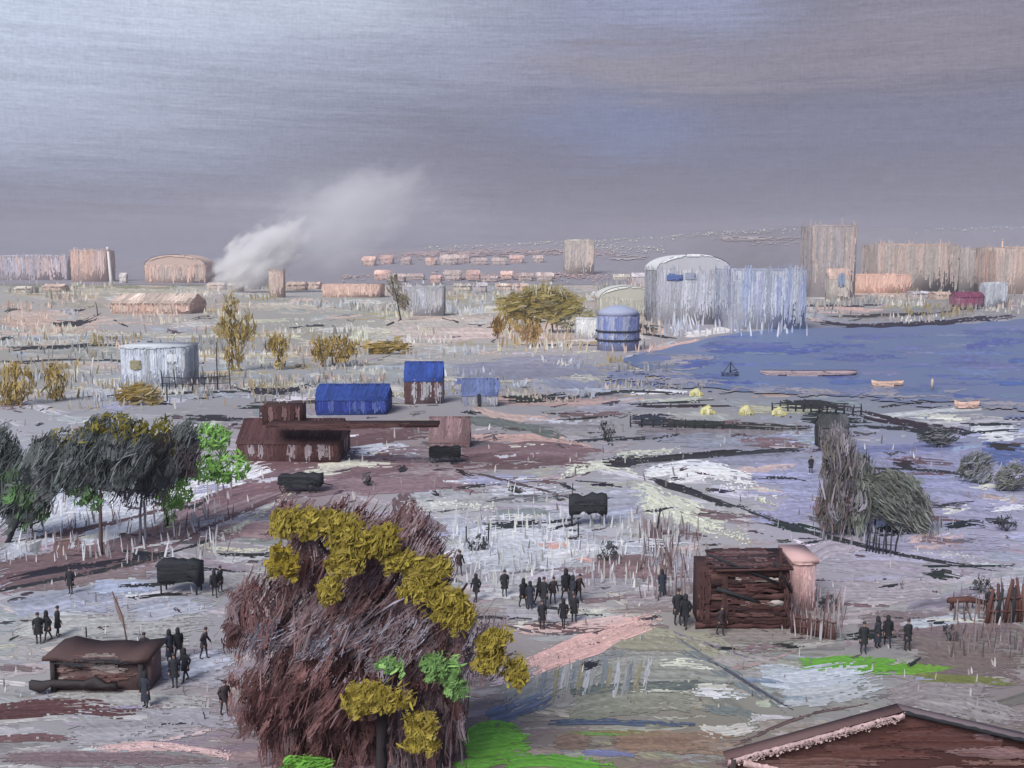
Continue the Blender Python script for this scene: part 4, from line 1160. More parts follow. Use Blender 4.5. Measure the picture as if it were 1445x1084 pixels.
# ---- dark maroon timber house, right centre
def rough_beam(B, x0, x1, z0, z1, y0, y1, c, jag=.06):
    n = 9
    xs = np.linspace(x0, x1, n)
    top = z1 + rng.normal(0, jag, n)
    bot = z0 + rng.normal(0, jag, n)
    rows = [np.stack([xs, 0 * xs + y0, bot], -1), np.stack([xs, 0 * xs + y0, top], -1), np.stack([xs, 0 * xs + y1, top], -1), np.stack([xs, 0 * xs + y1, bot], -1)]
    v = np.concatenate(rows)
    i = np.arange(n - 1)
    q = [np.stack([a * n + i, a * n + i + 1, b * n + i + 1, b * n + i], -1) for a, b in ((0, 1), (1, 2), (2, 3), (3, 0))]
    B.add(v, q + [np.array([0, n, 2 * n, 3 * n]), np.array([n - 1, 4 * n - 1, 3 * n - 1, 2 * n - 1])], c)


p, m = place(1050, 888)
dep = 2.4
root = tag(empty('timber_house', (p[0], p[1] + dep / 2, p[2])), 'dark maroon timber house with pale gaps between its boards, right of centre', 'house')
B = MB()
hw = 62 * m
box(B, -hw * .98, hw * .98, -dep / 2 + .1, dep / 2, -.4, 86 * m, (72, 50, 50))
for q in range(10):
    z = q * 8.6 * m
    if q in (4, 8):
        continue
    xl = -hw - rng.uniform(-.15, .25)
    rough_beam(B, xl, hw + rng.uniform(-.1, .2), z, z + 8.2 * m, -dep / 2, -dep / 2 + .12, np.array([(82, 54, 54), (70, 46, 46), (92, 66, 64)][q % 3]))
    for s in (-1, 1):
        rough_beam(B, -.01, .01, z, z + 8 * m, -.01, .01, (70, 46, 46))
Pf = face_map(0, 985, 1115, dep, m, 888)
for q in range(26):
    y = 800 + rng.random() * 90
    x = rng.uniform(985, 1060)
    stroke(B, Pf, [(x, y), (x + rng.uniform(30, 70), y + rng.normal(0, 1.5))], rng.uniform(5, 10), [(84, 56, 56), (66, 44, 44), (98, 72, 70), (58, 42, 44)][q % 4], load=.7, bw=1.2, seg=4, lift0=.03 + q * .002, lift=.02)
for x in (988, 996, 1020, 1108):
    stroke(B, Pf, [(x, 800), (x + 2, 890)], 9, [(80, 56, 56), (48, 46, 50)][x % 2], load=.7, bw=1.2, seg=4, lift0=.08, lift=.02)
B.build('wall', M_NEAR, root)
for (x0, x1, y) in ((1036, 1102, 816), (1044, 1104, 850)):
    B = MB()
    rough_beam(B, (x0 - 1050) * m, (x1 - 1050) * m, (888 - y - 3) * m, (888 - y + 3) * m, -dep / 2 - .06, -dep / 2 - .02, (176, 170, 166), .03)
    B.build('window', M_NEAR, root)
B = MB()
rf = [(-hw * .7, -dep / 2 - .3, 86 * m), (hw + .1, -dep / 2 - .3, 88 * m), (hw + .1, dep / 2 + .2, 94 * m), (-hw * .7, dep / 2 + .2, 92 * m)]
B.add(rf + [(a, b, c + .09) for a, b, c in rf], [np.array([(3, 2, 1, 0), (4, 5, 6, 7), (0, 1, 5, 4), (1, 2, 6, 5), (2, 3, 7, 6), (3, 0, 4, 7)])], (84, 58, 58))
def Pr(px, py, lift):
    f = np.clip((py - 774) / 20.0, 0, 1)
    u = (px - 1050) * m
    k_ = (u + hw) / (2 * hw)
    za = (86 + 2 * k_) * m * f + (92 + 2 * k_) * m * (1 - f)
    return np.stack([u, (dep / 2 + .2) + f * (-dep - .5), za + .10 + lift], -1)
for q in range(14):
    y = 775 + q * 1.4
    stroke(B, Pr, [(1008 - q * 1.2, y), (1114, y + 1)], 5, [(80, 54, 54), (58, 48, 50), (96, 72, 72), (110, 90, 92)][q % 4], load=.65, bw=1.2, seg=4, lift0=.01 + q * .002, lift=.02)
B.build('roof', M_NEAR, root)
B = MB()
rough_beam(B, 46 * m, 49 * m, 60 * m, 118 * m, -dep / 2 - .2, -dep / 2 - .05, (70, 48, 48), .02)
B.build('corner_post', M_NEAR, root)
B = MB()
for a, b in (((-50, 108), (50, 66)), ((-40, 60), (20, 40)), ((40, 100), (62, 58))):
    tube(B, [(a[0] * m, -dep / 2 - .1, a[1] * m), (b[0] * m, -dep / 2 - .1, b[1] * m)], [.09, .07], CHA, 5, var=.2)
B.build('brace', M_CHAR, root)
building('shed', 'pink lean-to shed against the right side of the timber house', 'shed', 1118, 792, 1150, 862, (202, 168, 168), (206, 172, 170), streaks=[(210, 172, 170), (190, 164, 168), (216, 180, 178)], dep=2.6, nst=8)

# ---- fences of maroon stakes
def fence(name, label, path, hs, colrs, n, rails=True, thick=.06, lean=.06):
    pts = [place(x, y)[0] for x, y in path]
    m = place(*path[0])[1]
    org = pts[0]
    root = tag(empty(name, org), label, 'fence')
    t = np.linspace(0, len(pts) - 1, n)
    P3 = np.array(pts)
    pos = np.stack([np.interp(t, np.arange(len(pts)), P3[:, k]) for k in range(3)], -1) - org
    for q in range(n):
        h = np.interp(t[q], np.arange(len(hs)), hs) * m * rng.uniform(.8, 1.15)
        B = MB()
        l_ = rng.normal(0, lean, 2) * h
        tube(B, [pos[q] + (0, 0, -.2), pos[q] + (l_[0] * .4, l_[1] * .4, h * .5), pos[q] + (l_[0], l_[1], h)], [thick, thick * 1.1, thick * .7], colrs[q % len(colrs)], 6, var=.15)
        B.build('stake', M_NEAR, root)
    if rails:
        B = MB()
        for f in (.35, .7):
            h = hs[0] * m * f
            tube(B, pos + np.array([0, -thick, h]) + rng.normal(0, .03, pos.shape), thick * .55, colrs[0], 5)
        B.build('rail', M_NEAR, root)
    return root


fence('stake_fence', 'fence of short maroon stakes right of the timber house', [(1118, 893), (1178, 903)], [34, 20], [MAR, (104, 80, 80), (80, 56, 56)], 16, thick=.075)
fence('stake_fence', 'tall maroon stake fence at the right edge of the photo', [(1392, 880), (1440, 878), (1470, 880)], [52, 62, 60], [(96, 66, 62), (110, 84, 78), CHA, (84, 58, 56)], 17, thick=.10, rails=True)
fence('rail_fence', 'thin charcoal fence left of the boathouse along the river', [(1090, 580), (1150, 582), (1215, 586)], [15, 18, 14], [CHA], 12, thick=.10)
fence('rail_fence', 'thin charcoal fence on dark bank below the river corner', [(890, 603), (960, 604), (1020, 606)], [16, 14, 10], [CHA], 10, thick=.09)
fence('rail_fence', 'charcoal fence in front of grey green dome bush', [(1222, 778), (1240, 782), (1262, 784)], [42, 30, 36], [CHA, (70, 72, 84)], 9, thick=.05)
fence('rail_fence', 'low charcoal fence along the pale blue block on the left', [(230, 550), (262, 552), (325, 549)], [26, 30, 44], [CHA, (96, 98, 100)], 8, thick=.10)
# fallen boat-like beam at right
p, m = place(1375, 862)
root = tag(empty('timber_trestle', p), 'maroon timber beam on short legs left of the tall stake fence', 'trestle')
B = MB()
tube(B, [(-38 * m, 0, 15 * m), (-10 * m, 0, 16 * m), (24 * m, .2, 8 * m)], [.14, .17, .12], (92, 62, 58), 8, var=.12)
B.build('beam', M_NEAR, root)
for x in (-34, -12, 14):
    B = MB()
    tube(B, [(x * m, 0, -.1), (x * m + .05, 0, 12 * m)], [.06, .07], (80, 56, 54), 6)
    B.build('leg', M_NEAR, root)

# ---- low shed, lower left
p, m = place(140, 975)
dep = 1.6
root = tag(empty('low_shed', (p[0], p[1] + dep / 2, p[2])), 'low broken maroon shed with charcoal roof edge in the lower left', 'shed')
B = MB()
hw = 74 * m
box(B, -hw * .92, hw * .95, -dep / 2 + .06, dep / 2, -.3, 48 * m, (112, 92, 92))
Pf = face_map(0, 66, 214, dep, m, 975)
for q in range(24):
    y = 924 + rng.random() * 50
    x = rng.uniform(70, 150)
    stroke(B, Pf, [(x, y), (x + rng.uniform(30, 64), y + rng.normal(0, 2))], rng.uniform(6, 11), [(112, 84, 82), (96, 70, 70), (130, 108, 106), (150, 140, 140)][q % 4], load=.7, bw=1.3, seg=4, lift0=.02 + q * .002, lift=.02)
B.build('wall', M_NEAR, root)
B = MB()
rough_beam(B, -hw, hw, 47 * m, 51 * m, -dep / 2 - .3, dep / 2 + .3, (84, 66, 66), .05)
for q in range(9):
    x = rng.uniform(75, 160)
    stroke(B, lambda px, py, l: np.stack([(px - 140) * m, -dep / 2 - .32 - l, (975 - py) * m], -1), [(x, 924 + q * 1.2), (x + 46, 925 + q)], 5, [CHA, (70, 66, 68)][q % 2], load=.6, bw=1.2, seg=3, lift0=.003 * q, lift=.02)
B.build('roof', M_NEAR, root)
B = MB()
rough_beam(B, -hw - .5, hw * .4, 9 * m, 18 * m, -dep / 2 - .5, -dep / 2 - .25, (62, 58, 60), .08)
B.build('bench_plank', M_CHAR, root)
for x in (-62, 62):
    B = MB()
    tube(B, [(x * m, -dep / 2 - .1, -.1), (x * m, -dep / 2 - .12, 50 * m)], [.13, .11], (60, 56, 58), 6, var=.15)
    B.build('post', M_CHAR, root)

# ---- foreground gabled gatehouse, lower right corner
Yh = 27.0


def VP(px, py, Y=Yh):
    dx, dy, dz = ray(px, py)
    t = Y / dy
    return np.stack([dx * t, Y + 0 * t, H + dz * t], -1)


apex = VP(1270.0, 1002.0)
root = tag(empty('gatehouse', (apex[0], Yh, 0)), 'dark maroon gabled gatehouse with pink and charcoal bargeboards in the lower right corner', 'gatehouse')
Lc, Rc = VP(1030.0, 1068.0) - apex, VP(1530.0, 1062.0) - apex
hz = apex[2]
depth = .25
B = MB()
zl, zr = hz + Lc[2], hz + Rc[2]
xl, xr = Lc[0], Rc[0]
B.add([(xl, 0, zl), (xr, 0, zr), (0, 0, hz), (xl, 0, -.5), (xr, 0, -.5),
       (xl, depth, zl), (xr, depth, zr), (0, depth, hz), (xl, depth, -.5), (xr, depth, -.5)],
      [np.array([3, 4, 1, 2, 0]), np.array([9, 8, 5, 7, 6]), np.array([8, 3, 0, 5]), np.array([4, 9, 6, 1])], (84, 56, 54))
def Pg(px, py, lift):
    v = VP(px, py) - np.array([apex[0], Yh, 0])
    v[..., 1] -= lift
    return v
for q in range(60):
    y = 1012 + q * 2.2
    x0_ = max(1270 - (y - 1006) * 3.4, 1046)
    x1_ = min(1270 + (y - 1004) * 4.0, 1500)
    xa = rng.uniform(x0_, x1_ - 20)
    xb = min(xa + rng.uniform(70, 220), x1_)
    f = (xa + xb) / 2
    cs = [(132, 108, 112), (124, 96, 96), (142, 124, 130), (108, 78, 76)] if f > 1370 + (1060 - y) else [(86, 54, 50), (96, 66, 62), (74, 46, 44), (104, 76, 74)]
    if y > 1066:
        cs = [(126, 100, 94), (112, 84, 80), (96, 68, 64), (134, 112, 108)]
    stroke(B, Pg, [(xa, y + rng.normal(0, 2)), ((xa + xb) / 2, y), (xb, y + rng.normal(0, 2) + (6 if f > 1370 else 0))], rng.uniform(6, 14), cs[q % 4], load=.85, bw=1.3, seg=5, lift0=.01 + q * .0008, lift=.012, col2=np.array(cs[(q + 1) % 4]))
B.build('wall', M_NEAR, root)
B = MB()
for e_, c in ((Lc, (106, 84, 84)), (Rc, (112, 100, 106))):
    k_ = 1.03
    e = [(0, -.16, hz + .02), (e_[0] * k_, -.16, hz + .02 + e_[2] * k_), (e_[0] * k_, depth, hz + .02 + e_[2] * k_), (0, depth, hz + .02)]
    B.add(e + [(a, b, c_ + .06) for a, b, c_ in e], [np.array([(0, 1, 2, 3), (4, 5, 6, 7), (0, 1, 5, 4), (1, 2, 6, 5), (2, 3, 7, 6), (3, 0, 4, 7)])], c)
B.build('roof', M_NEAR, root)
B = MB()
def ragged(B, p0, p1, hw_, y0, col_, n=60):
    t = np.linspace(0, 1, n)
    x = p0[0] + (p1[0] - p0[0]) * t
    z = p0[1] + (p1[1] - p0[1]) * t
    up = z + hw_ * (1 + rng.normal(0, .12, n))
    dn = z - hw_ * (1 + rng.normal(0, .16, n))
    rows = [np.stack([x, 0 * x + y0, up], -1), np.stack([x, 0 * x + y0, dn], -1), np.stack([x, 0 * x + y0 + .05, dn], -1), np.stack([x, 0 * x + y0 + .05, up], -1)]
    i = np.arange(n - 1)
    q = [np.stack([a * n + i, a * n + i + 1, b * n + i + 1, b * n + i], -1) for a, b in ((0, 1), (1, 2), (2, 3), (3, 0))]
    B.add(np.concatenate(rows), q, np.asarray(col_, float) * (1 + .06 * rng.standard_normal((4 * n, 1))))
ragged(B, (.05, hz - .06), (xl * 1.02, zl - .07), .085, -.24, (186, 162, 164))
Pb = lambda px, py, l: Pg(px, py, l + .25)
crumbs(B, Pb, [(1262, 1008), (1150, 1040), (1040, 1068)], 7, 520, (206, 180, 178), 1.9, lift0=.005, asp=1.4)
tag(B.build('bargeboard', M_NEAR, root), 'crumbly pink bargeboard')
B = MB()
xs = np.linspace(0, xr * 1.02, 30)
tube(B, np.stack([xs, 0 * xs - .2, hz + .02 + Rc[2] / xr * xs], -1), .05, CHA, 6, var=.25)
tag(B.build('bargeboard', M_CHAR, root), 'charcoal bargeboard')
B = MB()
c0, c1 = Pg(1046.0, 1070.0, .3), Pg(1150.0, 1092.0, .3)
ragged(B, (c0[0], c0[2]), (c1[0], c1[2]), .09, -.32, (204, 176, 176), 30)
B.build('tie_beam', M_NEAR, root)
B = MB()
c0 = Pg(1030.0, 1066.0, .1)
tube(B, [(c0[0] + .05, -.2, c0[2]), (c0[0] + .08, -.2, -.3)], [.09, .1], (66, 58, 58), 7, var=.15)
B.build('post', M_CHAR, root)

# ---- dark carts and stalls
def cart(label, x0, top, x1, base, legs=True, col=CHA, wheels=False):
    p, m = place((x0 + x1) / 2, base)
    hw, h = (x1 - x0) / 2 * m, (base - top) * m
    root = tag(empty('handcart' if wheels else 'market_stall', p), label, 'cart' if wheels else 'stall')
    B = MB()
    dp = max(1.0, hw * .8)
    rough_beam(B, -hw, hw, h * (.42 if legs else .25), h, -dp / 2, dp / 2, col, h * .05)
    Pf = lambda px, py, l: np.stack([(px - (x0 + x1) / 2) * m, -dp / 2 - l - .02 + 0 * px, (base - py) * m], -1)
    for q in range(10):
        y = top + (base - top) * (.0 + .58 * rng.random())
        stroke(B, Pf, [(x0 - rng.uniform(-3, 2), y), (x1 + rng.uniform(-3, 2), y + rng.normal(0, 1.5))], 6, np.array(col) * rng.uniform(.8, 1.25), load=.7, bw=1.2, seg=3, lift0=.01 * q * m / .04 * .3, lift=.02)
    B.build('cart_bed' if wheels else 'canopy', M_CHAR, root)
    for sx in (-.85, .85):
        B = MB()
        if wheels:
            a = np.linspace(0, 2 * math.pi, 15)
            r = h * .34
            tube(B, np.stack([sx * .75 * hw + r * np.cos(a), 0 * a - dp / 2 - .08, r + r * np.sin(a)], -1), .05, CHA, 5)
            for k_ in range(3):
                c_, s_ = math.cos(k_ * 1.05) * r, math.sin(k_ * 1.05) * r
                tube(B, [(sx * .75 * hw - c_, -dp / 2 - .08, r - s_), (sx * .75 * hw + c_, -dp / 2 - .08, r + s_)], .025, CHA, 4)
            B.build('wheel', M_CHAR, root)
        else:
            for sy in (-1, 1):
                B = MB()
                tube(B, [(sx * hw, sy * dp * .42, -.05), (sx * hw * 1.02, sy * dp * .42, h * .5)], [.05, .05], CHA, 6, var=.1)
                B.build('leg', M_CHAR, root)
    if wheels:
        B = MB()
        tube(B, [(hw * .9, 0, h * .5), (hw * 1.5, 0, h * .35)], [.05, .04], CHA, 5)
        B.build('shaft', M_CHAR, root)
    return root


cart('square charcoal black stall beside the mauve road, two figures to its right', 227, 792, 285, 836)
cart('dark flat cart standing on the mauve road above the ochre tree crown', 395, 669, 455, 693, wheels=True)
cart('small black cart in front of the slatted mauve shed', 606, 631, 650, 652, wheels=True)
cart('charcoal stall on thin legs beside the cream snow wedge', 803, 698, 856, 742)

# ---- boats on the river
def boat(label, x, y, L, colr, mastpx=0, hullh=6):
    p, m = place(x, y)
    p = p + (0, 0, .18)
    root = tag(empty('boat', p), label, 'boat')
    B = MB()
    n = 13
    t = np.linspace(-1, 1, n)
    hl = L / 2 * m
    bw_ = min(hl * .35, 2.2) * np.sqrt(np.maximum(0, 1 - np.abs(t) ** 2.6)) + .03
    hh = hullh * m * (.8 + .4 * t ** 2)
    rows = [np.stack([t * hl, -bw_, hh], -1), np.stack([t * hl * .93, -bw_ * .6, 0 * t - .1], -1), np.stack([t * hl * .93, bw_ * .6, 0 * t - .1], -1), np.stack([t * hl, bw_, hh], -1),
            np.stack([t * hl * .92, bw_ * .8, hh * .55], -1), np.stack([t * hl * .92, -bw_ * .8, hh * .55], -1)]
    i = np.arange(n - 1)
    q = [np.stack([a * n + i, a * n + i + 1, b * n + i + 1, b * n + i], -1) for a, b in ((0, 1), (1, 2), (2, 3), (3, 4), (4, 5), (5, 0))]
    B.add(np.concatenate(rows), q, colr)
    Pf = lambda px, py, l: np.stack([px * m, -np.interp(np.clip(px * m / hl, -1, 1), t, bw_) - l - .05, -py * m], -1)
    for k_ in range(4):
        stroke(B, Pf, [(-L / 2 * .95, -hullh * (.2 + .2 * k_)), (L / 2 * .95, -hullh * (.2 + .2 * k_))], 3, np.array(colr) * (1 + .06 * rng.standard_normal()), load=.7, bw=1.0, seg=3, lift0=.01 * k_, lift=.03)
    B.build('hull', M_MID, root)
    for f in (-.3, .35):
        B = MB()
        box(B, f * hl - .15, f * hl + .15, -bw_.max() * .75, bw_.max() * .75, hullh * m * .55, hullh * m * .62, np.array(colr) * .8)
        B.build('bench', M_MID, root)
    if mastpx:
        B = MB()
        tube(B, [(0, 0, 0), (.1, 0, mastpx * m)], [.16, .08], CHA, 6)
        tube(B, [(0, 0, mastpx * m * .3), (hl * .8, 0, mastpx * m * .45)], [.09, .06], CHA, 5)
        tube(B, [(.1, 0, mastpx * m * .95), (-hl * .7, 0, hullh * m)], [.05, .05], CHA, 4)
        tube(B, [(.1, 0, mastpx * m * .95), (hl * .8, 0, hullh * m)], [.05, .05], CHA, 4)
        B.build('mast', M_CHAR, root)
    return root


boat('long pale pink boat low on the blue river, longest of the boats', 1142, 530, 140, (178, 160, 164), 0, 5)
boat('short peach boat on the river, right of the long pink boat', 1252, 546, 46, (214, 184, 168), 0, 7)
boat('small dark boat with short scribbled charcoal mast at the left of the river', 1030, 532, 26, (78, 88, 116), 20, 5)
boat('peach boat on the near river shore by the right edge', 1364, 577, 36, (206, 176, 164), 0, 9)
p, m = place(1315, 552)
B = MB()
tube(B, [(0, 0, .4), (0, 0, .8 + 7 * m), (0, 0, .8 + 10 * m)], [2.2 * m, 1.8 * m, .6 * m], (206, 184, 172), 8)
tag(B.build('buoy', M_MID), 'tiny peach buoy on the river above the near shore', 'buoy').location = p

# ------------------------------------------------------------------ vegetation
def dabs(B, c, r, n, cols, ang=60, L=(.4, .9), W=.07, spread=22, shell=.5, bend=.06, var=.07, asp=.7):
    """n narrow tapering blades scattered through an ellipsoid"""
    d = rng.standard_normal((n, 3))
    d /= np.linalg.norm(d, axis=1)[:, None]
    rad = rng.random(n) ** (1 / 3 * (1 - shell) + .08)
    p = np.asarray(c) + d * rad[:, None] * np.asarray(r)
    a = np.radians(ang + spread * rng.standard_normal(n))
    dy = rng.normal(0, .35, n)
    u = np.stack([np.cos(a), dy, np.sin(a)], -1)
    u /= np.linalg.norm(u, axis=1)[:, None]
    wv_ = np.cross(u, np.stack([rng.normal(0, .5, n), -np.ones(n), rng.normal(0, .5, n)], -1))
    wv_ /= np.linalg.norm(wv_, axis=1)[:, None] + 1e-9
    ln = rng.uniform(L[0], L[1], n)
    ww = W * (.5 + rng.random(n))
    cols = np.asarray(cols, float)
    cc = cols[rng.integers(len(cols), size=n)] * (1 + var * rng.standard_normal((n, 1)))
    bd = np.stack([rng.normal(0, bend, n), rng.normal(0, bend, n), rng.normal(0, bend, n)], -1) * ln[:, None]
    V = []
    for f, k_ in ((0, .55), (.5, 1.0), (1, .25)):
        q = p + u * ((f - .5) * ln)[:, None] + bd * (4 * f * (1 - f))
        V += [q - wv_ * (ww * k_)[:, None], q + wv_ * (ww * k_)[:, None]]
    V = np.stack(V, 1)
    i = np.arange(n)[:, None] * 6
    B.add(V.reshape(-1, 3), [np.concatenate([i + np.array([0, 1, 3, 2]), i + np.array([2, 3, 5, 4])])], np.repeat(cc, 6, 0))


def tree_root(name, label, px, base, cat='tree', group=None):
    p, m = place(px, base)
    return tag(empty(name, p), label, cat, group), m


def clump(B, px0, base, m, x, y, rx, ry, cols, n, ry_depth=None, dy=0.0, wpx=1.6, Lpx=(10, 24), **kw):
    c = ((x - px0) * m, dy, (base - y) * m)
    rd = (ry_depth if ry_depth is not None else (rx + ry) * .3) * m
    sw = kw.pop('sw', None)
    sw = int(rx * ry / 34) + 3 if sw is None else sw
    ld_ = kw.pop('load', .74)
    an = kw.get('ang', 60)
    cc = np.asarray(cols, float)
    for q in range(int(sw * 1.5)):
        f = rng.random() ** .45
        th = rng.random() * 6.283
        qx, qy = x + rx * f * math.cos(th), y + ry * f * math.sin(th)
        qd = dy + rng.uniform(-1, 1) * rd * math.sqrt(max(.05, 1 - f * f))
        tx, ty = rng.normal(0, .45), rng.normal(0, .45)
        def Pe(px, py, lift):
            return np.stack([(px - px0) * m, qd + (px - qx) * m * tx + (py - qy) * m * ty - lift, (base - py) * m], -1)
        a_ = R(an + rng.normal(0, kw.get('spread', 22) * .6))
        ln = rng.uniform(Lpx[0], Lpx[1]) * 1.15
        w_ = rng.uniform(.4, .8) * ln if Lpx[1] < 18 else rng.uniform(8, 24) * min(1, Lpx[1] / 34)
        b_ = rng.normal(0, .14) * ln
        stroke(B, Pe, [(qx - math.cos(a_) * ln / 2, qy + math.sin(a_) * ln / 2), (qx + b_ * math.sin(a_), qy + b_ * math.cos(a_)), (qx + math.cos(a_) * ln / 2, qy - math.sin(a_) * ln / 2)],
               w_, cc[rng.integers(len(cc))] * (1 + .06 * rng.standard_normal()), load=ld_, dry=.55, bw=.95, seg=2.6, var=.05, rag=.34, lift=m * .25, col2=cc[rng.integers(len(cc))])
    n = max(4, int(n * .34))
    wpx = wpx * .62
    dabs(B, c, (rx * m, rd, ry * m), n, cols, W=wpx * m, L=(Lpx[0] * m, Lpx[1] * m), **kw)


def limb(B, px0, base, m, pts, rad, c=CHA, dys=None):
    dys = dys or [0] * len(pts)
    P3 = [((x - px0) * m, d, (base - y) * m) for (x, y), d in zip(pts, dys)]
    t = np.linspace(0, 1, len(P3))
    tt = np.linspace(0, 1, len(P3) * 4)
    P3 = np.array(P3)
    pp = np.stack([np.interp(tt, t, P3[:, k]) for k in range(3)], -1)
    tube(B, pp, np.interp(tt, t, np.asarray(rad, float) * m), c, 8, var=.12)


# the big maroon tree
root, m = tree_root('maroon_tree', 'big bare maroon tree with mustard yellow and green leaf tufts in the foreground', 545, 1098)
B = MB()
limb(B, 545, 1098, m, [(545, 1110), (543, 1040), (546, 980), (556, 920), (540, 860), (520, 800)], [8.5, 7.5, 7, 5.5, 4, 2.5], (54, 50, 53), [-.9, -.9, -.8, 0, 0, 0])
limb(B, 545, 1098, m, [(548, 960), (600, 900), (640, 850), (660, 820)], [5, 3.5, 2.5, 1.5], (70, 56, 58), [0, .3, .5, .4])
limb(B, 545, 1098, m, [(546, 990), (500, 920), (440, 880), (390, 860)], [5, 4, 3, 1.5], (80, 60, 62), [0, -.3, -.6, -.6])
limb(B, 545, 1098, m, [(552, 900), (560, 840), (600, 780), (620, 760)], [4, 3, 2, 1], (74, 58, 60), [0, .5, .8, .9])
limb(B, 545, 1098, m, [(535, 850), (480, 780), (450, 730)], [3.5, 2.5, 1.5], (84, 64, 66), [0, -.4, -.6])
B.build('trunk', M_BARK, root)
B = MB()
limb(B, 545, 1098, m, [(584, 1110), (580, 1040), (572, 990), (568, 960)], [3.5, 3, 2.2, 1.5], (66, 58, 60), [-.4] * 4)
B.build('side_stem', M_BARK, root)
B = MB()
limb(B, 545, 1098, m, [(618, 1084), (626, 1050), (630, 1020)], [3.5, 3, 1.5], (60, 58, 60), [-.6] * 3)
B.build('side_stem', M_BARK, root)
mr = [(100, 70, 70), (112, 82, 82), (88, 58, 58), (124, 100, 102)]
mv = [(128, 110, 114), (142, 126, 132), (116, 94, 98), (146, 134, 142)]
lv = [(156, 156, 172), (142, 140, 154), (128, 118, 126)]
B = MB()
K = lambda *a, **k: clump(B, 545, 1098, m, *a, **k)
kw = dict(ang=57, Lpx=(20, 78), spread=14)
K0 = K
K = lambda x, y, rx, ry, cs, n, **k: K0(x, y, rx, ry, cs, n * .55, sw=int(rx * ry / 62) + 4, **dict(dict(load=.66), **k))
K(490, 768, 84, 60, mr + mv[:2], 1500, dy=.2, ry_depth=50, **kw)
K(560, 800, 74, 74, mv + mr[:2], 1600, dy=.5, ry_depth=56, **kw)
K(480, 850, 100, 66, mr + mv, 1700, dy=0, ry_depth=60, load=.7, **kw)
K(375, 856, 40, 50, mr[:2] + mv, 420, dy=-.3, ry_depth=22, load=.6, **dict(kw, ang=66))
K(348, 862, 13, 30, [(88, 62, 64), (100, 76, 76)], 60, dy=-.6, ry_depth=10, **dict(kw, ang=70, Lpx=(16, 44)))
K(450, 876, 80, 20, lv, 160, dy=-.8, ry_depth=20, load=.42, **dict(kw, ang=42))
K(560, 870, 70, 40, lv + mv, 160, dy=-.9, ry_depth=20, load=.4, **dict(kw, ang=50))
K(450, 958, 100, 54, mr, 1700, dy=.1, ry_depth=56, **kw)
K(382, 985, 40, 26, mr[:3], 300, dy=-.3, ry_depth=18, load=.65, **dict(kw, ang=78))
K(345, 950, 14, 10, mr[:2], 40, dy=-.3, ry_depth=10, **dict(kw, ang=70, Lpx=(12, 28)))
K(580, 900, 68, 66, mr + mv[:2], 1300, dy=.4, ry_depth=56, **dict(kw, ang=68))
K(668, 910, 40, 60, mv + lv, 160, dy=.8, ry_depth=26, load=.4, **dict(kw, ang=75))
K(460, 1045, 88, 60, mr, 1300, dy=1.0, ry_depth=36, **dict(kw, ang=86))
K(590, 1045, 66, 70, mr[:2] + mv, 900, dy=1.2, ry_depth=34, load=.66, **dict(kw, ang=86))
K(415, 1040, 50, 36, mr, 400, dy=.6, ry_depth=30, **dict(kw, ang=84))
K(590, 728, 18, 18, mr + mv, 80, ang=80, Lpx=(10, 30), ry_depth=10)
K(425, 722, 24, 28, mr[:2] + mv, 90, ang=60, Lpx=(12, 34), ry_depth=12)
B.build('crown', M_TWIG, root)
K = K0
yl = [(146, 132, 58), (154, 140, 66), (134, 120, 54), (142, 130, 50)]
gn = [(108, 146, 84), (120, 158, 92), (98, 134, 80)]
for (x, y, rx, ry, cs, n, d) in [(440, 712, 34, 20, yl, 560, -1.4), (480, 716, 40, 20, yl, 640, -1.5), (520, 735, 36, 24, yl, 560, -1.5), (548, 745, 26, 24, yl, 380, -1.3), (420, 770, 22, 26, [(132, 116, 44), (146, 130, 40)], 90, -1.4), (510, 770, 26, 22, yl, 200, -1.7), (488, 798, 18, 18, yl, 160, -1.8),
                                 (612, 778, 34, 18, yl, 460, -1.3), (605, 800, 34, 18, yl, 440, -1.4), (632, 826, 36, 22, yl, 560, -1.4), (652, 845, 22, 22, yl, 340, -1.3), (575, 770, 22, 14, yl, 130, -1.2),
                                 (700, 882, 22, 16, yl, 260, -.9), (696, 905, 20, 22, yl, 300, -.9), (728, 930, 14, 26, yl, 130, -.7),
                                 (548, 946, 42, 26, yl, 640, -1.8), (600, 980, 20, 30, yl, 300, -1.8), (600, 1012, 26, 14, yl, 150, -1.7), (522, 962, 20, 12, yl, 120, -1.8),
                                 (630, 908, 26, 20, gn, 300, -1.6), (648, 928, 18, 24, gn, 200, -1.5), (560, 905, 20, 8, gn, 50, -1.7)]:
    B = MB()
    for _ in range(4):
        ox, oy, sc = rng.uniform(-.5, .5) * rx, rng.uniform(-.5, .5) * ry, rng.uniform(.45, .75)
        K(x + ox, y + oy, rx * sc, ry * sc, cs, n * .3, ry_depth=min(rx, ry) * .5, dy=d + rng.uniform(-.15, .15), ang=rng.uniform(20, 90), Lpx=(6, 18), wpx=2.2, spread=40, shell=.1, sw=int(rx * ry * sc * sc / 11) + 2, load=.72)
    K(x, y, rx * 1.15, ry * 1.15, cs, n * .3, ry_depth=min(rx, ry) * .6, dy=d, ang=50, Lpx=(6, 17), wpx=2.0, spread=40, shell=.2, sw=3)
    tag(B.build('leaf_tuft', M_LEAF, root), 'green leaf tuft' if cs is gn else None)


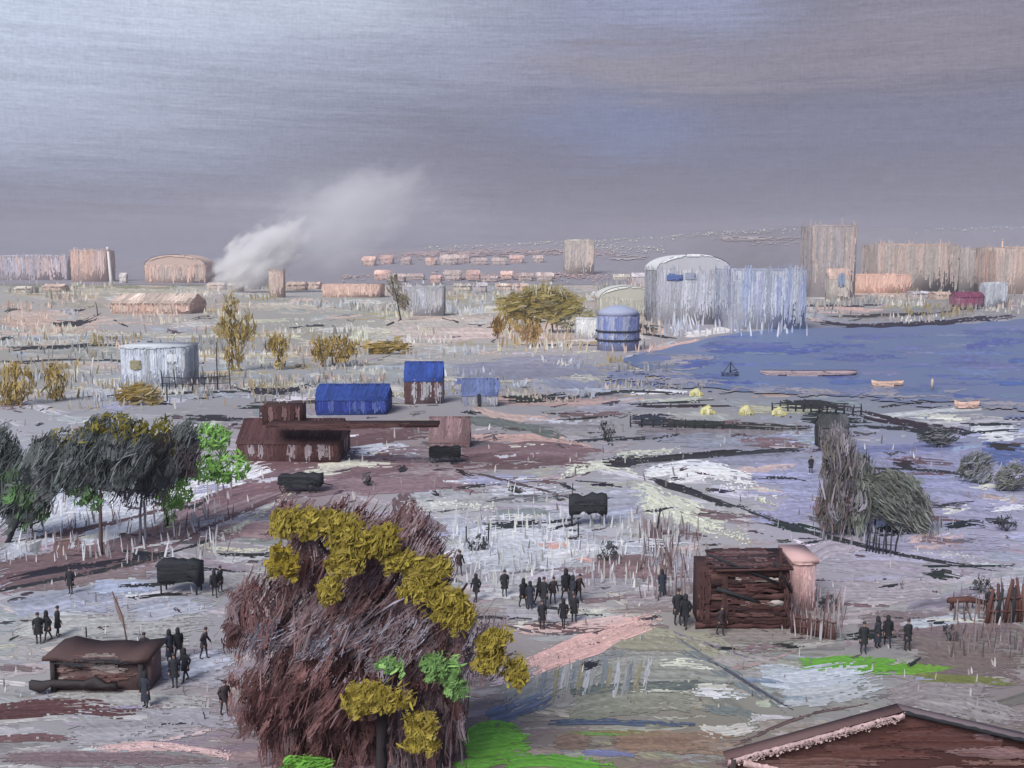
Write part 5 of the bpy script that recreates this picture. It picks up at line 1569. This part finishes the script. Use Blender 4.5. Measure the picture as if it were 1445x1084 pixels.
def simple_tree(name, label, px, base, trunk, clumps, cat='tree', group=None, tcol=CHA, tr=3.0, mat=M_LEAF, part='crown'):
    root, m = tree_root(name, label, px, base, cat, group)
    B = MB()
    for tk in trunk:
        rr_ = np.linspace(tr, tr * .45, len(tk))
        limb(B, px, base, m, tk, rr_, tcol)
    if trunk:
        B.build('trunk', M_BARK, root)
    B = MB()
    for (x, y, rx, ry, cs, n, kw) in clumps:
        clump(B, px, base, m, x, y, rx, ry, cs, n, **kw)
    B.build(part, mat, root)
    return root


dk = [(80, 88, 88), (94, 101, 100), (68, 76, 78), (112, 118, 122)]
ol = [(112, 106, 42), (124, 116, 46), (98, 98, 52)]
bg_ = [(122, 172, 84), (134, 184, 96), (106, 152, 78)]
dg = [(88, 128, 76), (100, 140, 80), (80, 104, 76)]
kd = dict(ang=60, Lpx=(14, 44), wpx=1.5, spread=16, load=.72)
kl = dict(ang=60, Lpx=(6, 14), wpx=2.0, spread=40)
simple_tree('tree', 'dark grey green tree at the left edge of the photo with drooping crown', 14, 762, [[(14, 765), (16, 720), (8, 660)]],
            [(6, 668, 30, 56, dk, 900, kd), (34, 690, 32, 44, dk + dg[:1], 700, kd), (50, 710, 20, 24, dk + dg, 240, kd), (8, 630, 12, 26, dk, 120, kd)])
simple_tree('tree', 'thin dark tree with leaning slanted trunk left of the ochre topped tree', 12, 766, [[(10, 768), (32, 722), (50, 680), (64, 650)]],
            [(68, 655, 14, 34, dk, 170, kd), (40, 690, 16, 26, dk + dg, 160, kd), (66, 690, 10, 18, dk, 70, kd), (70, 625, 6, 14, dk, 60, kd)], tr=3.6)
simple_tree('tree', 'dark tree with olive top and straight brown trunk, tallest on the left slope', 143, 782, [[(143, 785), (144, 730), (146, 690), (140, 650)]],
            [(96, 656, 56, 34, dk, 900, kd), (160, 640, 56, 40, dk, 1100, kd), (120, 668, 40, 20, dk + dg[:1], 120, dict(kd, load=.5)), (115, 615, 36, 16, ol + dk[:1], 240, kl), (175, 605, 44, 24, ol, 620, kl), (150, 600, 22, 14, ol + dk, 160, kl), (120, 690, 22, 22, dg, 330, kl), (136, 705, 14, 14, dg, 120, kl), (150, 620, 20, 12, ol, 120, kl), (170, 590, 40, 8, dk, 90, kl)], tcol=(96, 80, 78), tr=2.8)
simple_tree('tree', 'dark tree with olive patch standing between brown trunk and bright green tree', 198, 768, [[(198, 770), (200, 720), (206, 680)], [(206, 765), (206, 700)]],
            [(205, 648, 60, 40, dk, 1100, kd), (200, 690, 44, 16, [(110, 104, 112), (150, 150, 162), (90, 96, 100)], 60, dict(kd, load=.4, ang=75)), (238, 618, 20, 34, ol, 480, kl), (226, 660, 26, 24, dk, 300, kd), (262, 640, 24, 26, [(84, 74, 78), (70, 72, 78)], 260, kd), (205, 670, 24, 16, [(96, 84, 88), (110, 100, 106)], 140, kd), (270, 612, 12, 16, dk, 80, kd)], tcol=(120, 120, 132), tr=2.4)
simple_tree('tree', 'bright lime green leafy tree left of the long maroon barn', 236, 744, [[(236, 748), (232, 700), (250, 670), (280, 650)], [(250, 672), (300, 640)]],
            [(300, 616, 30, 20, bg_, 700, kl), (245, 658, 26, 30, bg_, 700, kl), (248, 692, 28, 24, bg_, 560, kl), (284, 660, 34, 18, bg_, 480, kl), (326, 656, 30, 24, bg_, 520, kl), (318, 672, 14, 10, bg_, 90, kl), (240, 730, 8, 22, [(166, 196, 150), (150, 186, 130)], 90, kl)], tr=2.6)
simple_tree('grass_tuft', 'bright green grass tuft at the bottom edge left of the big tree trunk', 440, 1104, [], [(438, 1078, 34, 9, [(106, 166, 66), (116, 174, 74)], 260, dict(ang=18, Lpx=(10, 30), wpx=2, spread=12, sw=24)), (414, 1086, 18, 6, [(106, 166, 66)], 60, dict(ang=10, Lpx=(8, 24), wpx=2, spread=12, sw=8))], 'grass', part='blades')
# ochre shrubs of the middle distance
oc = [(142, 118, 58), (154, 132, 74), (130, 110, 58), (162, 148, 108)]
ko = dict(ang=86, Lpx=(6, 20), wpx=1.4, spread=22, load=.66)
for lb, px, base, tr_, cl in [
        ('wide ochre bush at the left edge above the dark trees', 26, 572, [[(26, 574), (26, 540)]], [(22, 540, 30, 28, oc, 520, ko), (10, 556, 20, 16, oc, 160, ko)]),
        ('narrow ochre bush second from the left edge', 80, 566, [[(80, 568), (80, 530)]], [(80, 538, 16, 24, oc, 280, ko)]),
        ('low ochre bush at the foot of the pale blue block', 192, 572, [[(192, 574), (196, 556)]], [(196, 556, 28, 14, oc, 300, dict(ang=20, Lpx=(10, 26), wpx=1.8, spread=14))]),
        ('tall ochre tree with thin trunk below the smoke', 328, 524, [[(328, 526), (328, 480), (328, 440)]], [(334, 462, 30, 20, oc + [(150, 144, 112)], 430, ko), (328, 430, 10, 16, oc + [(150, 144, 112)], 80, ko), (332, 500, 12, 22, oc, 170, ko)]),
        ('small ochre tree right of the tall thin ochre tree', 394, 522, [[(394, 524), (392, 480)]], [(392, 487, 17, 13, oc, 220, ko), (398, 504, 6, 14, oc, 50, ko)]),
        ('spreading ochre tree with dark stems left of the blue house', 464, 518, [[(456, 520), (458, 490)], [(476, 516), (470, 490)]], [(470, 490, 32, 15, oc[:3], 420, ko), (452, 506, 8, 12, oc, 50, ko), (500, 490, 10, 10, oc, 40, ko)]),
        ('flat low ochre bush beside the cream snow heap', 548, 500, [[(548, 501), (548, 490)]], [(546, 490, 30, 8, oc, 220, dict(ang=5, Lpx=(10, 24), wpx=1.8, spread=10))]),
        ('large olive ochre grove tree in front of the pink hillside', 760, 470, [[(750, 472), (752, 440), (760, 420)], [(780, 468), (776, 430)]],
         [(764, 430, 60, 18, [(142, 128, 70), (156, 146, 100), (132, 118, 60)], 700, dict(ang=10, Lpx=(10, 30), wpx=1.8, spread=16)), (770, 412, 34, 12, [(150, 140, 96), (140, 126, 66), (176, 172, 150)], 240, ko), (735, 455, 30, 14, oc, 170, ko), (810, 448, 30, 16, [(166, 160, 120), (186, 184, 160)], 200, dict(ang=10, Lpx=(10, 26), wpx=1.8))]),
        ('small dark brown ochre bush under the grove tree', 702, 478, [[(702, 480), (702, 460)]], [(702, 460, 7, 12, [(120, 92, 44), (136, 106, 56)], 90, ko)]),
        ('rust ochre bush with dripping twigs right of grove tree', 750, 490, [[(750, 492), (750, 470)]], [(748, 468, 18, 12, [(176, 146, 110), (156, 124, 76)], 120, ko)])]:
    simple_tree('ochre_bush', lb, px, base, tr_, cl, 'bush', 'ochre bushes of the middle distance', tcol=(110, 88, 50), tr=1.5)
simple_tree('dark_shrub', 'leaning dark brown shrub beside grey lilac house', 566, 452, [[(566, 454), (560, 420), (552, 390)]],
            [(556, 404, 10, 16, [(112, 108, 96), (128, 124, 108)], 110, dict(ang=120, Lpx=(6, 16), wpx=1.3)), (568, 424, 9, 10, [(104, 98, 84), (128, 120, 100)], 80, dict(ang=120, Lpx=(6, 16), wpx=1.3))], 'bush', tr=1.2)
# right-hand trees
gg = [(118, 122, 118), (108, 112, 106), (128, 130, 130), (100, 106, 98)]
kb = dict(ang=89, Lpx=(14, 44), wpx=1.6, spread=7)
simple_tree('poplar', 'upright streaky brown green poplar under the boathouse', 1190, 756, [[(1188, 758), (1188, 700), (1190, 640)], [(1206, 756), (1206, 690)]],
            [(1180, 670, 25, 66, [(112, 106, 106), (122, 116, 122), (98, 98, 94), (134, 130, 142)], 900, kb), (1208, 690, 20, 54, gg, 620, kb), (1184, 716, 28, 32, [(112, 96, 98), (104, 104, 104)], 300, kb)], tr=1.8)
simple_tree('dome_bush', 'smooth grey green dome shaped bush right of the poplar', 1268, 754, [[(1250, 758), (1252, 720)], [(1272, 756), (1268, 716)]],
            [(1254, 700, 46, 34, gg[:2] + [(104, 112, 106)], 1900, dict(ang=-42, Lpx=(12, 40), wpx=1.9, spread=10)), (1288, 722, 24, 28, gg, 700, dict(ang=-55, Lpx=(12, 34), wpx=1.8, spread=12)), (1236, 686, 26, 20, gg[:2], 420, dict(ang=20, Lpx=(12, 30), wpx=1.8))], 'bush', tr=1.6)
simple_tree('bush', 'grey green bush by the blue pond, left of the right edge bush', 1382, 682, [[(1380, 684), (1382, 660)]],
            [(1380, 658, 26, 20, gg + [(130, 134, 150)], 420, dict(ang=40, Lpx=(8, 22), wpx=1.7))], 'bush', tr=1.3)
simple_tree('bush', 'grey green bush at the right edge below the blue pond', 1430, 694, [[(1430, 696), (1430, 670)]],
            [(1428, 674, 24, 18, gg + [(140, 142, 156)], 420, dict(ang=25, Lpx=(8, 24), wpx=1.7))], 'bush', tr=1.3)
simple_tree('bush', 'dark olive bush on the far bank right of the boathouse', 1322, 632, [[(1322, 634), (1322, 620)]],
            [(1322, 616, 20, 14, [(92, 98, 96), (112, 114, 118), (76, 82, 84)], 300, dict(ang=10, Lpx=(6, 18), wpx=1.5))], 'bush', tr=1.2)
# charcoal bare shrubs
bk = [(56, 58, 62), (74, 76, 80)]
for lb, x, y, rx, ry, n in [('bare charcoal shrub on the snow right of the pink bar', 856, 792, 13, 16, 70), ('round charcoal shrub in the central snow square', 672, 778, 18, 12, 60),
                            ('small charcoal shrub left of the pond on right', 1420, 750, 14, 12, 40), ('charcoal scrub behind the tall stake fence', 1386, 836, 12, 12, 60),
                            ('forked charcoal shrub on brown flats below the far ditch', 858, 624, 12, 16, 40), ('tiny charcoal shrub on the mauve flats above big tree', 520, 686, 5, 8, 34),
                            ('small maroon shrub at the upper right of big tree', 580, 740, 16, 20, 110), ('charcoal shrub with pink ground right of the timber house', 1166, 862, 14, 12, 60),
                            ('upright charcoal shrub at right of timber house fence', 1340, 905, 10, 12, 30)]:
    simple_tree('bare_shrub', lb, x, y, [[(x, y + 1), (x + 1, y - ry)], [(x, y), (x - rx * .7, y - ry * 1.3)], [(x, y), (x + rx * .7, y - ry * 1.2)]],
                [(x, y - ry, rx, ry, bk if 'maroon' not in lb else mr, n, dict(ang=80, Lpx=(5, 14), wpx=.8, spread=45))], 'shrub', 'bare shrubs on the snow', tr=.9, mat=M_TWIG)

# posts and poles
for lb, x, y0, y1, r_, c, ln in [('thin charcoal pole in the snow left of the charcoal stall', 806, 742, 680, 1.6, CHA, 2), ('short charcoal post beside round charcoal shrub', 658, 764, 742, 2.2, CHA, 0), ('tall charcoal post right of the short one in the snow', 689, 772, 738, 2.6, CHA, 1),
                                 ('charcoal post under the right leg of the charcoal stall', 816, 756, 734, 1.8, CHA, 0), ('leaning charcoal post at head of brown strip', 928, 746, 716, 3.0, CHA, 4),
                                 ('dark pole near the low peach house below green field', 138, 446, 426, 1.8, (90, 92, 94), -2), ('dark pole beside the tall thin ochre tree', 306, 516, 482, 1.6, CHA, 1), ('dark pole left of the pale block, near ochre bush', 107, 540, 510, 1.3, (100, 100, 100), 0),
                                 ('white stake in front of the narrow ochre bush', 130, 528, 504, 2.4, (222, 220, 218), 3), ('cream stake by the dark pole under olive field', 244, 482, 470, 2.2, (206, 206, 180), 5), ('black pole right of the ochre topped trees', 236, 566, 540, 2.2, CHA, 0),
                                 ('charcoal post at the lower left snow flats', 122, 900, 884, 2.0, CHA, 0), ('tilted charcoal stake low on the lower left snow', 290, 1016, 1004, 2.0, CHA, -3), ('curved brown pole in the snow left of the two dark figures', 180, 906, 832, 2.4, (124, 104, 100), -18)]:
    p, m = place(x, y0)
    B = MB()
    h = (y0 - y1) * m
    tube(B, [(0, 0, -.3), (ln * .3 * m, 0, h * .5), (ln * m, 0, h * .97), (ln * m, 0, h)], np.array([r_, r_ * .95, r_ * .8, r_ * .3]) * m * .5, c, 7, var=.12)
    tag(B.build('post', M_CHAR if sum(c) < 300 else M_NEAR), lb, 'post', 'posts standing in the snow').location = p

# ------------------------------------------------------------------ people
def skin_mesh(name, verts, edges, radii, root=0, sub=1):
    me = bpy.data.meshes.new(name)
    me.from_pydata(verts, edges, [])
    o = bpy.data.objects.new(name, me)
    scene.collection.objects.link(o)
    sk = o.modifiers.new('skin', 'SKIN')
    sk.use_smooth_shade = True
    for i, r in enumerate(radii):
        d = me.skin_vertices[0].data[i]
        d.radius = (r, r) if not isinstance(r, tuple) else r
        d.use_root = (i == root)
    sd = o.modifiers.new('sub', 'SUBSURF')
    sd.levels = sd.render_levels = sub
    dg_ = bpy.context.evaluated_depsgraph_get()
    new = bpy.data.meshes.new_from_object(o.evaluated_get(dg_))
    bpy.data.objects.remove(o)
    new.name = name
    return new


def paint_mesh(me, fn, mat):
    n = len(me.vertices)
    co = np.zeros(n * 3, np.float32)
    me.vertices.foreach_get('co', co)
    co = co.reshape(-1, 3)
    for a in list(me.attributes):
        if a.name == 'paint':
            me.attributes.remove(a)
    at = me.attributes.new('paint', 'FLOAT_COLOR', 'POINT')
    c = lin(fn(co))
    at.data.foreach_set('color', np.concatenate([c, np.ones((n, 1))], 1).astype(np.float32).ravel())
    me.materials.clear()
    me.materials.append(mat)
    return me


TINT = [(50, 52, 58), (42, 44, 50), (66, 58, 62), (56, 60, 72)]


def person_meshes(k, stride, arm, lean, coat_len):
    v, e, r = [], [], []
    def add(p, rad, par=None):
        v.append(tuple(p))
        r.append(rad)
        if par is not None:
            e.append((par, len(v) - 1))
        return len(v) - 1
    L = lean
    pel = add((0, 0, .95), (.15, .11))
    wai = add((0, -.02 * L, 1.12), (.14, .10), pel)
    che = add((0, -.06 * L, 1.33), (.17, .115), wai)
    nec = add((0, -.09 * L, 1.50), .055, che)
    hd1 = add((0, -.10 * L - .01, 1.58), (.075, .085), nec)
    hd2 = add((0, -.11 * L - .02, 1.67), (.08, .095), hd1)
    add((0, -.11 * L - .01, 1.745), (.055, .065), hd2)
    for s in (-1, 1):
        sw = stride * s
        hip = add((.09 * s, 0, .90), .088, pel)
        kn = add((.10 * s, -.16 * sw - .02, .49), .058, hip)
        an = add((.10 * s, -.26 * sw + (.06 if sw < 0 else 0), .08), .040, kn)
        add((.11 * s, -.26 * sw - .15, .035), .034, an)
        sh = add((.19 * s, -.06 * L, 1.41), .062, che)
        ao = arm * s
        elb = add((.25 * s, .13 * ao + .03 - .05 * L, 1.14), .046, sh)
        wr = add((.24 * s, -.10 + .18 * ao - .08 * L, .90), .032, elb)
        pm = add((.24 * s, -.13 + .18 * ao - .08 * L, .82), (.030, .018), wr)
        for q, (fx, fl) in enumerate(((-.024, .075), (-.008, .088), (.008, .082), (.022, .066))):
            f1_ = add((.24 * s + fx * .6, -.14 + .18 * ao - .08 * L + fx, .775), .009, pm)
            add((.235 * s + fx * .5, -.155 + .18 * ao - .08 * L + fx, .82 - fl - .02), .0075, f1_)
        t1 = add((.215 * s, -.165 + .18 * ao - .08 * L, .815), .010, wr)
        add((.21 * s, -.19 + .18 * ao - .08 * L, .78), .008, t1)
    body = skin_mesh('person', v, e, r)

    def bc(co):
        c = np.zeros((len(co), 3)) + (58, 58, 64)
        c[(co[:, 2] > 1.53)] = (172, 140, 126)
        c[(co[:, 2] < .86) & (np.abs(co[:, 0]) > .17)] = (166, 134, 120)
        c[(co[:, 2] < .10)] = (40, 38, 40)
        return c
    paint_mesh(body, bc, M_CLOTH)
    # coat: flared shell and sleeves
    B = MB()
    zt = np.array([1.50, 1.44, 1.33, 1.12, .95, coat_len])
    rx = np.array([.075, .19, .21, .18, .20, .25])
    ry = np.array([.075, .12, .15, .135, .15, .19])
    yo = np.array([-.09, -.08, -.06, -.02, 0, 0]) * L
    n = 16
    th = np.arange(n) * 2 * math.pi / n
    V_ = np.stack([np.stack([rx[i] * np.cos(th), yo[i] + ry[i] * np.sin(th), 0 * th + zt[i] + (rng.normal(0, .03, n) if i == 5 else 0)], -1) for i in range(6)])
    i, j = np.meshgrid(np.arange(5), np.arange(n), indexing='ij')
    B.add(V_.reshape(-1, 3), [np.stack([i * n + j, i * n + (j + 1) % n, (i + 1) * n + (j + 1) % n, (i + 1) * n + j], -1).reshape(-1, 4)], TINT[k])
    for s in (-1, 1):
        ao = arm * s
        tube(B, [(.16 * s, -.06 * L, 1.42), (.21 * s, -.05 * L, 1.34), (.255 * s, .13 * ao + .03 - .05 * L, 1.14), (.24 * s, -.09 + .18 * ao - .08 * L, .93)], [.075, .08, .065, .052], TINT[k], 8)
    coat = B.build('coat', M_CLOTH).data
    B = MB()
    hy = -.11 * L - .01
    if k % 2:
        tube(B, [(0, hy + .02, 1.50), (0, hy + .025, 1.58), (0, hy + .02, 1.68), (0, hy + .02, 1.77), (0, hy + .03, 1.82)], [.13, .115, .12, .095, .02], (52, 52, 58), 12, var=.05)
    else:
        tube(B, [(0, hy, 1.67), (0, hy, 1.71), (0, hy, 1.78), (0, hy, 1.81)], [.10, .105, .08, .02], (70, 62, 66), 12)
    hat = B.build('hat', M_CLOTH).data
    for nm in ('coat', 'hat'):
        bpy.data.objects.remove(bpy.data.objects[nm])
    return body, coat, hat


KINDS = [person_meshes(0, .15, .3, .2, .55), person_meshes(1, .9, .8, .5, .62), person_meshes(2, .5, -.5, 1.3, .70), person_meshes(3, .05, .1, 0, .35)]
CROWD = 'dark figures walking on the snow'
PEOPLE = [  # px, foot row, height px, kind, turn, label
    (55, 908, 27, 0, 20, 'left one of three dark figures on the lower left snow flats'),
    (68, 905, 34, 1, -40, 'middle and tallest of three dark figures on the lower left snow flats'),
    (82, 898, 20, 0, 120, 'small right one of three dark figures on the lower left snow flats'),
    (240, 934, 34, 3, 60, 'dark bundled figure standing right of the low maroon shed, left of a pair'),
    (252, 931, 36, 1, 30, 'tall dark figure of the pair up the slope right of low maroon shed'),
    (288, 930, 28, 2, 80, 'dark stooping figure on the right of the group by low maroon shed'),
    (262, 962, 36, 1, -30, 'dark striding figure below the pair by the low maroon shed'),
    (247, 970, 28, 0, 10, 'short dark figure on the left of the striding figure'),
    (205, 938, 24, 0, 0, 'dark figure leaning at the right end of the low maroon shed'),
    (206, 998, 26, 3, -20, 'lone dark figure just below the low maroon shed'),
    (317, 1010, 22, 2, 40, 'lone small dark figure on the flats left of the big tree'),
    (303, 842, 24, 1, 20, 'dark figure walking right of the square charcoal stall, nearer to it'),
    (311, 836, 26, 0, 70, 'dark figure right of the square charcoal stall, farther from it'),
    (100, 838, 22, 0, 0, 'thin dark figure by the ditch on the left'),
    (648, 812, 24, 2, 30, 'dark stooping figure just right of the mustard tufts, above another figure'),
    (672, 848, 40, 1, -20, 'dark figure touching the right edge of the big tree crown'),
    (712, 842, 26, 0, 10, 'small dark figure between the big tree and the crowd'),
    (738, 858, 44, 1, 30, 'first figure from the left in the central crowd'),
    (748, 860, 40, 3, 0, 'second figure from the left in the central crowd, in a long coat'),
    (760, 854, 38, 1, 60, 'third figure from left in the central crowd, striding'),
    (768, 858, 46, 0, -30, 'fourth and middle figure in the central crowd'),
    (780, 852, 34, 2, 20, 'stooping figure right of the middle of the central crowd'),
    (798, 850, 50, 1, 20, 'tallest dark figure in the central crowd'),
    (808, 852, 42, 3, -60, 'long coated figure on the right edge of the central crowd'),
    (816, 848, 22, 2, 40, 'small crouched figure at the right end of the central crowd'),
    (765, 888, 22, 0, 15, 'small dark figure below the crowd at the pink bank, leftmost'),
    (795, 886, 26, 1, -15, 'small dark figure below the crowd above the pink bank, middle'),
    (810, 878, 18, 0, 5, 'small dark figure below the crowd above the pink bank, rightmost'),
    (934, 842, 34, 3, 10, 'dark long coated figure alone between crowd and timber house'),
    (956, 882, 54, 0, 15, 'left of two tall dark figures beside the timber house'),
    (967, 886, 50, 1, -25, 'right of two tall dark figures beside the timber house'),
    (1016, 896, 36, 2, 30, 'dark stooping figure at the left corner of the timber house'),
    (1218, 922, 26, 0, 0, 'thin dark figure on left of the group above the green strip'),
    (1238, 914, 28, 3, 40, 'short stout dark figure in the group above the green strip'),
    (1252, 912, 38, 1, -10, 'dark figure in middle of the group above the green strip'),
    (1280, 918, 46, 0, 20, 'tallest dark figure in the group above the green strip, on the right'),
    (1396, 870, 44, 0, 0, 'maroon clad figure standing by the tall stake fence'),
    (1144, 668, 16, 0, 0, 'tiny dark figure on lilac flats left of the poplar'),
]
first = {}
for n, (px, py, hp, kd_, rz, lb) in enumerate(PEOPLE):
    p, m = place(px, py)
    b, c_, h_ = KINDS[kd_]
    o = bpy.data.objects.new('person', b)
    scene.collection.objects.link(o)
    tag(o, lb, 'person', CROWD)
    s = hp * m / 1.81
    s = min(max(s, .85), 1.12)
    o.location = p
    o.scale = (s, s, s)
    o.rotation_euler = (0, 0, R(rz))
    for nm, me in (('coat', c_), ('hat', h_)):
        d = bpy.data.objects.new(nm, me)
        scene.collection.objects.link(d)
        d.parent = o

# ------------------------------------------------------------------ smoke
def smoke_mat(name, dens, scale, lo, hi, col_):
    m_ = bpy.data.materials.new(name)
    m_.use_nodes = True
    g = NT(m_.node_tree)
    tc = g.n('ShaderNodeTexCoord')
    sep_ = g.n('ShaderNodeVectorMath', operation='LENGTH')
    g.put(sep_.inputs[0], tc.outputs['Object'])
    nz = g.noise(tc.outputs['Object'], scale, 5, .6)
    fall = g.m('SUBTRACT', 1.0, sep_.outputs['Value'])
    q = g.m('ADD', g.m('MULTIPLY', fall, 1.1), g.m('MULTIPLY', g.m('SUBTRACT', nz, .5), 1.6))
    mr_ = g.n('ShaderNodeMapRange', interpolation_type='SMOOTHSTEP')
    g.put(mr_.inputs[0], q)
    mr_.inputs[1].default_value = lo
    mr_.inputs[2].default_value = hi
    mr_.inputs[3].default_value = 0
    mr_.inputs[4].default_value = dens
    v_ = g.n('ShaderNodeVolumePrincipled')
    v_.inputs['Color'].default_value = col_
    g.put(v_.inputs['Density'], mr_.outputs[0])
    o_ = g.n('ShaderNodeOutputMaterial')
    g.put(o_.inputs['Volume'], v_.outputs[0])
    return m_


def ball():
    B = MB()
    th = np.linspace(0, math.pi, 13)
    ph = np.arange(24) * 2 * math.pi / 24
    V_ = np.stack([np.sin(th)[:, None] * np.cos(ph)[None], np.sin(th)[:, None] * np.sin(ph)[None], np.cos(th)[:, None] + 0 * ph[None]], -1)
    i, j = np.meshgrid(np.arange(12), np.arange(24), indexing='ij')
    B.add(V_.reshape(-1, 3), [np.stack([i * 24 + j, (i + 1) * 24 + j, (i + 1) * 24 + (j + 1) % 24, i * 24 + (j + 1) % 24], -1).reshape(-1, 4)], WHT)
    return B


Ys = 640.0
for nm, (x, y, rx, ry, rot, mat_, lb) in {
        'dense': (368, 362, 92, 46, 33, smoke_mat('dense_smoke', .22, 2.6, .18, .6, (.95, .95, .96, 1)), 'dense white smoke rising at the foot of the skyline plume'),
        'drift': (490, 302, 150, 82, 22, smoke_mat('drifting_smoke', .034, 2.2, .12, .8, (.93, .94, .97, 1)), 'thin pale smoke drifting up to the right over the skyline')}.items():
    dx, dy, dz = ray(float(x), float(y))
    t_ = Ys / dy
    o = ball().build('smoke', mat_)
    o.location = (dx * t_, Ys, H + dz * t_)
    o.scale = (rx * t_ / FPX, 30, ry * t_ / FPX)
    o.rotation_euler = (0, -R(rot), 0)
    tag(o, lb, 'smoke', kind='stuff')

# ------------------------------------------------------------------ the hazy air over the plain
hm = bpy.data.materials.new('hazy_air')
hm.use_nodes = True
g = NT(hm.node_tree)
v_ = g.n('ShaderNodeVolumePrincipled')
v_.inputs['Color'].default_value = (.80, .80, .90, 1)
v_.inputs['Density'].default_value = .00022
o_ = g.n('ShaderNodeOutputMaterial')
g.put(o_.inputs['Volume'], v_.outputs[0])
B = MB()
box(B, -4200, 4200, -90, 2700, -6, 120, WHT)
tag(B.build('haze', hm), 'thin lilac haze over the plain and the far town', 'haze', kind='stuff')
